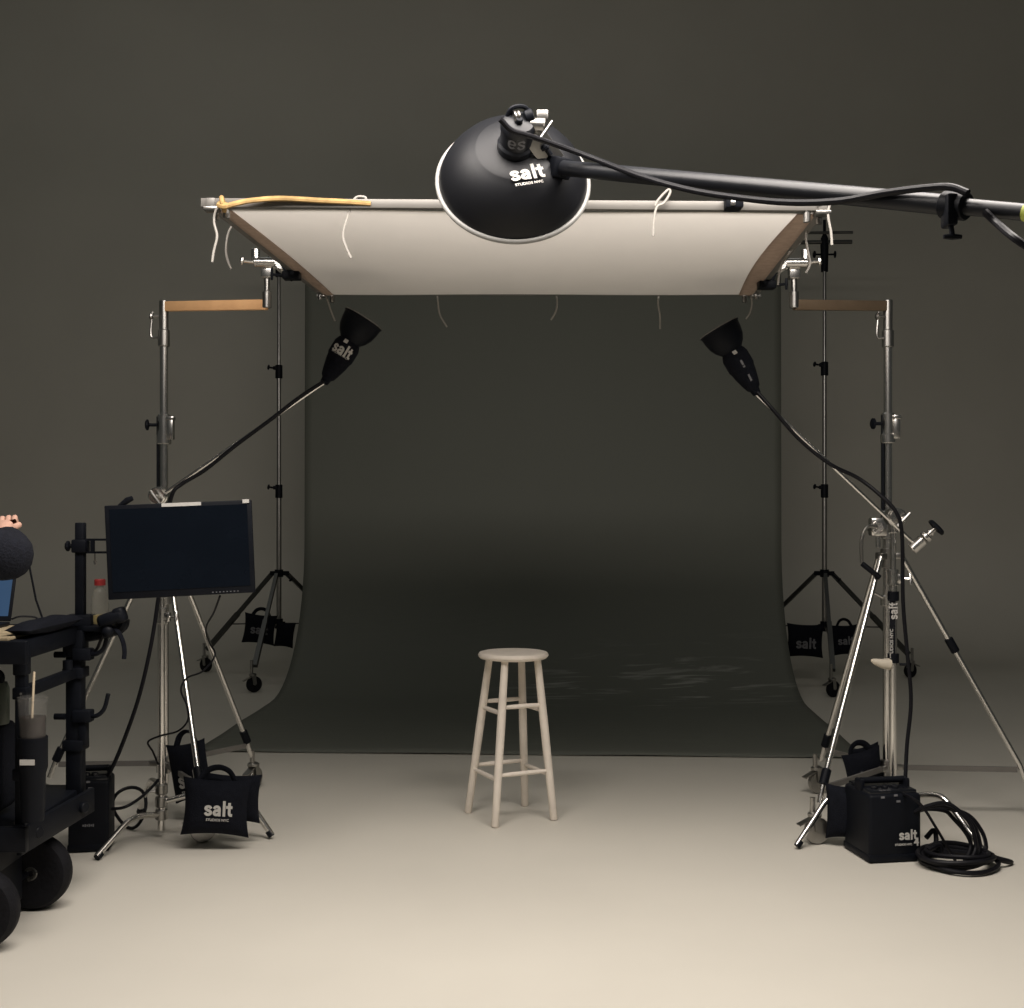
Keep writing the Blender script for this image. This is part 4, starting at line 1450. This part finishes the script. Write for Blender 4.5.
# thin rod clamped on the cart
rd = thing('thin_antenna', (-1.69, 4.60, 0.996), 'thin black rod rising from the cart top behind the elbow', 'rod')
part('base', MB().lathe([(0.03, 0), (0.03, 0.012), (0.012, 0.03)], (-1.735, 4.63, 0.996), Z1, 14), 'black', rd)
part('rod', MB().tube([(-1.735, 4.63, 1.015), P(36, 600, 4.63), P(30.5, 572, 4.63), P(27, 552, 4.63)], 0.004, 8), 'black', rd)
q = [P(12, 619, 4.56), P(20, 616.5, 4.6), P(34, 617, 4.62), P(41, 620, 4.63), P(50, 616, 4.66), P(62, 615.5, 4.68), P(72, 617, 4.67)]
solo('laptop_wire', MB().tube(spline(q, 6), 0.0035, 8), 'cable', q[0], 'thin black wire arching from the laptop to the cart mast', 'cable')
# bottle
bt = thing('plastic_bottle', (-1.556, 4.72, 0.997), 'clear plastic bottle with red cap standing between cart mast and monitor', 'bottle')
bz = 0.997
part('bottle', MB().lathe([(0, bz), (0.03, bz), (0.033, bz + 0.01), (0.033, bz + 0.075), (0.031, bz + 0.085), (0.032, bz + 0.10), (0.02, bz + 0.13), (0.014, bz + 0.138), (0.014, bz + 0.15), (0, bz + 0.15)], (-1.556, 4.72, 0), Z1, 24, caps=False), 'bottle', bt)
part('juice', MB().lathe([(0, bz + 0.002), (0.028, bz + 0.002), (0.031, bz + 0.012), (0.031, bz + 0.035), (0, bz + 0.035)], (-1.556, 4.72, 0), Z1, 24, caps=False), 'juice', bt)
part('cap', MB().lathe([(0.0205, bz + 0.146), (0.0205, bz + 0.166), (0.018, bz + 0.169), (0, bz + 0.169)], (-1.556, 4.72, 0), Z1, 22), 'red', bt)
# grip on the side arm with hanging strap
gp = thing('hanging_camera_grip', P(112, 622, 4.64), 'black padded grip with hanging strap on the arm right of the cart', 'camera grip')
q = Matrix.Rotation(math.radians(-18), 3, 'Y')
g = MB().box(P(112, 618, 4.62), (0.105, 0.06, 0.048), q, bevel=0.018, seg=3)
g.box(P(120, 615, 4.62), (0.045, 0.055, 0.058), q, bevel=0.014, seg=3)
g.sphere(P(108, 631, 4.62), 0.026)
part('body', g, 'black', gp)
part('strap', MB().tube(spline([P(114, 628, 4.62), P(119, 633, 4.61), P(123, 642, 4.61), P(124.5, 651, 4.61), P(124, 659, 4.61)], 5), 0.0085, 8, flat=(1, 0.55)), 'fabric', gp)
q = [P(104, 632, 4.64), P(100, 642, 4.65), P(96, 650, 4.66), P(88, 654, 4.66)]
part('cord', MB().tube(spline(q, 5), 0.006, 8), 'cable', gp)

# ------------------------------------------------------------------ monitor
mq = Matrix.Rotation(math.radians(9), 3, 'Z') @ Matrix.Rotation(math.radians(-2.4), 3, 'Y')
mc = P(180.5, 549.5, 4.62)
mo = thing('monitor', mc, 'black flat monitor with a dark screen on the cart mast arm', 'monitor')
MW, MH = 0.529, 0.346
f = MB().box(mc + mq @ V((0, 0.012, 0)), (MW, 0.024, MH), mq, bevel=0.004)
part('bezel', f, 'black', mo)
part('screen', MB().box(mc + mq @ V((0, -0.0005, 0.006)), (MW - 0.034, 0.003, MH - 0.042), mq), 'screen', mo)
part('back_shell', MB().box(mc + mq @ V((0, 0.04, 0)), (MW * 0.72, 0.035, MH * 0.68), mq, bevel=0.012), 'black', mo)
part('white_strip', MB().box(mc + mq @ V((0.010, -0.002, MH / 2 - 0.0065)), (0.142, 0.004, 0.013), mq), 'white', mo, 'white paper strip on the top edge')
part('corner_tag', MB().box(mc + mq @ V((MW / 2 - 0.021, -0.002, MH / 2 - 0.004)), (0.024, 0.004, 0.014), mq), 'white', mo, 'white corner tag')
bt_ = MB()
for k in range(8):
    bt_.box(mc + mq @ V((0.11 + 0.013 * k, -0.001, -MH / 2 + 0.009)), (0.005, 0.002, 0.003), mq)
part('button', bt_, 'dimwhite', mo)
hk = MB().tube([mc + mq @ V((-0.215, 0.02, MH / 2 - 0.005)), mc + mq @ V((-0.185, 0.015, MH / 2 + 0.016)), mc + mq @ V((-0.165, 0.012, MH / 2 + 0.024))], [0.008, 0.012, 0.009], 10)
part('top_hook', hk, 'black', mo)
ma = thing('monitor_mount', P(82, 546, 4.70), 'short black bracket clamped to the cart mast holding the monitor', 'monitor mount')
k = MB()
pm_ = V((-1.622, 4.70, EYE + (504 - 546) * 4.7 / F))
k.box(pm_, (0.055, 0.055, 0.05), bevel=0.006)
knob(k, pm_ + V((-0.025, -0.005, 0)), (-1, -0.1, 0), 0.02, 0.012)
part('clamp', k, 'black', ma)
k = MB()
for dz in (0.024, -0.024):
    k.bar(pm_ + V((0.02, 0, dz)), P(175, 546, 4.73) + V((0, 0, dz)), 0.012, 0.008)
k.bar(pm_ + V((0.045, 0, -0.028)), pm_ + V((0.045, 0, 0.028)), 0.012, 0.014, up=X1)
k.box(P(176, 548, 4.715), (0.11, 0.02, 0.11), mq, bevel=0.003)
part('bracket', k, 'black', ma)
q = [pm_ + V((0.055, -0.005, -0.028)), pm_ + V((0.056, -0.006, -0.05)), pm_ + V((0.062, -0.006, -0.06)), pm_ + V((0.056, -0.006, -0.068)), pm_ + V((0.052, -0.006, -0.055))]
part('hook', MB().tube(spline(q, 5), 0.0025, 6), 'steel', ma)


# ------------------------------------------------------------------ person at the left edge
def skin_mesh(name, joints, edges, root, sub=2):
    me = bpy.data.meshes.new(name)
    names = list(joints)
    idx = {n: i for i, n in enumerate(names)}
    me.from_pydata([joints[n][0] for n in names], [(idx[a], idx[b]) for a, b in edges], [])
    ob = bpy.data.objects.new(name, me)
    C.objects.link(ob)
    sm = ob.modifiers.new('skin', 'SKIN')
    for n in names:
        v = me.skin_vertices[0].data[idx[n]]
        r = joints[n][1]
        v.radius = r if isinstance(r, tuple) else (r, r)
        v.use_root = (n == root)
    sm.use_smooth_shade = True
    su_ = ob.modifiers.new('sub', 'SUBSURF')
    su_.levels = su_.render_levels = sub
    bpy.context.view_layer.update()
    dg = bpy.context.evaluated_depsgraph_get()
    m2 = bpy.data.meshes.new_from_object(ob.evaluated_get(dg))
    bpy.data.objects.remove(ob)
    bpy.data.meshes.remove(me)
    mb = MB()
    mb.bm.from_mesh(m2)
    bpy.data.meshes.remove(m2)
    return mb


pb = V((-1.99, 3.74, 0))
SHR, ELB, WRI = V((-1.83, 3.70, 1.375)), V((-1.553, 3.90, 1.272)), V((-1.652, 4.06, 1.365))
hand = WRI + V((-0.012, 0.035, 0.008))
J = {
    'pelvis': (pb + V((0, 0, 0.93)), (0.135, 0.10)), 'belly': (pb + V((0, 0.0, 1.10)), (0.125, 0.095)), 'chest': (pb + V((0, 0, 1.30)), (0.14, 0.105)),
    'neck0': (pb + V((0, 0.0, 1.44)), 0.062), 'neck1': (pb + V((0, 0.015, 1.50)), 0.054), 'head0': (pb + V((0, 0.04, 1.57)), 0.072), 'head1': (pb + V((0, 0.03, 1.655)), 0.082), 'head2': (pb + V((0, 0.015, 1.705)), 0.05),
    'nose': (pb + V((0, 0.118, 1.595)), 0.014), 'nose0': (pb + V((0, 0.085, 1.62)), 0.02),
    'shr': (SHR, 0.058), 'armr': (SHR.lerp(ELB, 0.5), 0.047), 'elr': (ELB, 0.040), 'forr': (ELB.lerp(WRI, 0.45), 0.038), 'wrr': (WRI, 0.026), 'palr': (hand, 0.030),
    'shl': (pb + V((-0.175, 0.0, 1.39)), 0.058), 'ell': (pb + V((-0.26, 0.02, 1.10)), 0.040), 'wrl': (pb + V((-0.22, 0.20, 1.02)), 0.026), 'pall': (pb + V((-0.20, 0.27, 1.02)), 0.030),
    'hpr': (pb + V((0.085, 0, 0.86)), 0.088), 'knr': (pb + V((0.10, 0.015, 0.48)), 0.058), 'anr': (pb + V((0.10, -0.02, 0.09)), 0.038), 'tor': (pb + V((0.11, 0.15, 0.035)), 0.03),
    'hpl': (pb + V((-0.085, 0, 0.86)), 0.088), 'knl': (pb + V((-0.10, 0.015, 0.48)), 0.058), 'anl': (pb + V((-0.10, -0.02, 0.09)), 0.038), 'tol': (pb + V((-0.11, 0.15, 0.035)), 0.03),
}
E = [('pelvis', 'belly'), ('belly', 'chest'), ('chest', 'neck0'), ('neck0', 'neck1'), ('neck1', 'head0'), ('head0', 'head1'), ('head1', 'head2'), ('head0', 'nose0'), ('nose0', 'nose'),
     ('chest', 'shr'), ('shr', 'armr'), ('armr', 'elr'), ('elr', 'forr'), ('forr', 'wrr'), ('wrr', 'palr'), ('chest', 'shl'), ('shl', 'ell'), ('ell', 'wrl'), ('wrl', 'pall'),
     ('pelvis', 'hpr'), ('hpr', 'knr'), ('knr', 'anr'), ('anr', 'tor'), ('pelvis', 'hpl'), ('hpl', 'knl'), ('knl', 'anl'), ('anl', 'tol')]
# right hand: loosely curled, fingers bending back over the knuckles
fd = V((-0.30, 0.9, 0.32)).normalized()
sd = V((1, 0.1, 0.1)).normalized()
for nm, o_, l1, l2, l3 in (('i', 0.030, 0.040, 0.024, 0.018), ('m', 0.010, 0.044, 0.027, 0.02), ('r', -0.010, 0.041, 0.025, 0.019), ('p', -0.029, 0.033, 0.02, 0.015)):
    a0 = hand + sd * o_ + fd * 0.032 + V((0, 0, 0.004))
    a1 = a0 + (fd * 0.8 + V((0.0, 0.0, 0.15))).normalized() * l1
    a2 = a1 + V((0.05, 0.45, -0.85)).normalized() * l2
    a3 = a2 + V((0.05, -0.35, -0.9)).normalized() * l3
    for k_, (pt, r) in enumerate(((a0, 0.0105), (a1, 0.0095), (a2, 0.0085), (a3, 0.007))):
        J[f'{nm}{k_}r'] = (pt, r)
    E += [('palr', f'{nm}0r'), (f'{nm}0r', f'{nm}1r'), (f'{nm}1r', f'{nm}2r'), (f'{nm}2r', f'{nm}3r')]
    hl = J['pall'][0]
    fd2 = V((0.1, 1, -0.15)).normalized()
    b0_ = hl - sd * o_ + fd2 * 0.032
    b1_ = b0_ + fd2 * l1
    b2_ = b1_ + V((0.1, 0.7, -0.7)).normalized() * l2
    b3_ = b2_ + V((0.1, 0.1, -1)).normalized() * l3
    for k_, (pt, r) in enumerate(((b0_, 0.0105), (b1_, 0.0095), (b2_, 0.0085), (b3_, 0.007))):
        J[f'{nm}{k_}l'] = (pt, r)
    E += [('pall', f'{nm}0l'), (f'{nm}0l', f'{nm}1l'), (f'{nm}1l', f'{nm}2l'), (f'{nm}2l', f'{nm}3l')]
t0_ = hand + sd * 0.032 + V((0, -0.005, -0.004))
J['t0r'] = (t0_, 0.012); J['t1r'] = (t0_ + V((0.006, 0.035, 0.010)), 0.0105); J['t2r'] = (t0_ + V((-0.012, 0.058, 0.008)), 0.009)
E += [('palr', 't0r'), ('t0r', 't1r'), ('t1r', 't2r')]
hl = J['pall'][0]
J['t0l'] = (hl + V((0.034, 0.0, 0.0)), 0.012); J['t1l'] = (hl + V((0.05, 0.03, 0.0)), 0.0105); J['t2l'] = (hl + V((0.052, 0.058, -0.005)), 0.009)
E += [('pall', 't0l'), ('t0l', 't1l'), ('t1l', 't2l')]
pr = thing('person', pb, 'person in a black sweater at the left edge with one bent elbow and raised hand', 'person')
part('body', skin_mesh('body', J, E, 'pelvis'), 'skin', pr, angle=180)
# sweater
wr_end = ELB.lerp(WRI, 0.86)
S = {'hem': (pb + V((0, 0, 0.90)), (0.16, 0.125)), 'belly': (pb + V((0, 0, 1.10)), (0.155, 0.12)), 'chest': (pb + V((0, 0, 1.30)), (0.165, 0.125)), 'col': (pb + V((0, 0.0, 1.445)), 0.075),
     'shr': (SHR, 0.078), 'armr': (SHR.lerp(ELB, 0.5) , 0.074), 'elr0': (SHR.lerp(ELB, 0.78) + V((0, 0, 0.012)), 0.098), 'elr': (ELB, 0.074), 'elr1': (ELB.lerp(WRI, 0.25), 0.078), 'forr': (ELB.lerp(WRI, 0.55), 0.058), 'wrr': (wr_end, 0.046),
     'shl': (pb + V((-0.175, 0.0, 1.39)), 0.078), 'ell': (pb + V((-0.26, 0.02, 1.10)), 0.06), 'wrl': (pb + V((-0.226, 0.175, 1.03)), 0.042)}
SE = [('hem', 'belly'), ('belly', 'chest'), ('chest', 'col'), ('chest', 'shr'), ('shr', 'armr'), ('armr', 'elr0'), ('elr0', 'elr'), ('elr', 'elr1'), ('elr1', 'forr'), ('forr', 'wrr'), ('chest', 'shl'), ('shl', 'ell'), ('ell', 'wrl')]
part('sweater', skin_mesh('sweater', S, SE, 'hem'), 'knit', pr, 'black knitted sweater', angle=180)
T = {'waist': (pb + V((0, 0, 0.95)), (0.15, 0.115)), 'hip': (pb + V((0, 0, 0.86)), (0.155, 0.12))}
TE = [('waist', 'hip')]
for sg, n in ((1, 'r'), (-1, 'l')):
    T['h' + n] = (pb + V((sg * 0.09, 0, 0.74)), 0.10)
    T['k' + n] = (pb + V((sg * 0.10, 0.015, 0.48)), 0.072)
    T['a' + n] = (pb + V((sg * 0.10, -0.02, 0.11)), 0.062)
    TE += [('hip', 'h' + n), ('h' + n, 'k' + n), ('k' + n, 'a' + n)]
part('trousers', skin_mesh('trousers', T, TE, 'hip'), 'denim', pr, 'dark trousers', angle=180)
for sg in (1, -1):
    a = pb + V((sg * 0.105, 0.06, 0.0))
    s_ = MB().box(a + Z1 * 0.012, (0.10, 0.28, 0.022), bevel=0.009)
    s_.sphere(a + V((0, 0.05, 0.05)), 0.05, squash=(0.95, 1.7, 0.75))
    s_.sphere(a + V((0, -0.07, 0.06)), 0.048, squash=(0.95, 1.2, 1.0))
    part('shoe', s_, 'black', pr)
hr = MB().sphere(pb + V((0, -0.002, 1.672)), 0.099, 20, squash=(0.93, 1.05, 1.0))
hr.sphere(pb + V((0, -0.035, 1.60)), 0.082, 18, squash=(1.0, 0.8, 1.2))
part('hair', hr, 'hair', pr)
ey = MB()
for sg in (1, -1):
    ey.sphere(pb + V((sg * 0.032, 0.098, 1.625)), 0.011)
part('eye', ey, 'eye', pr)
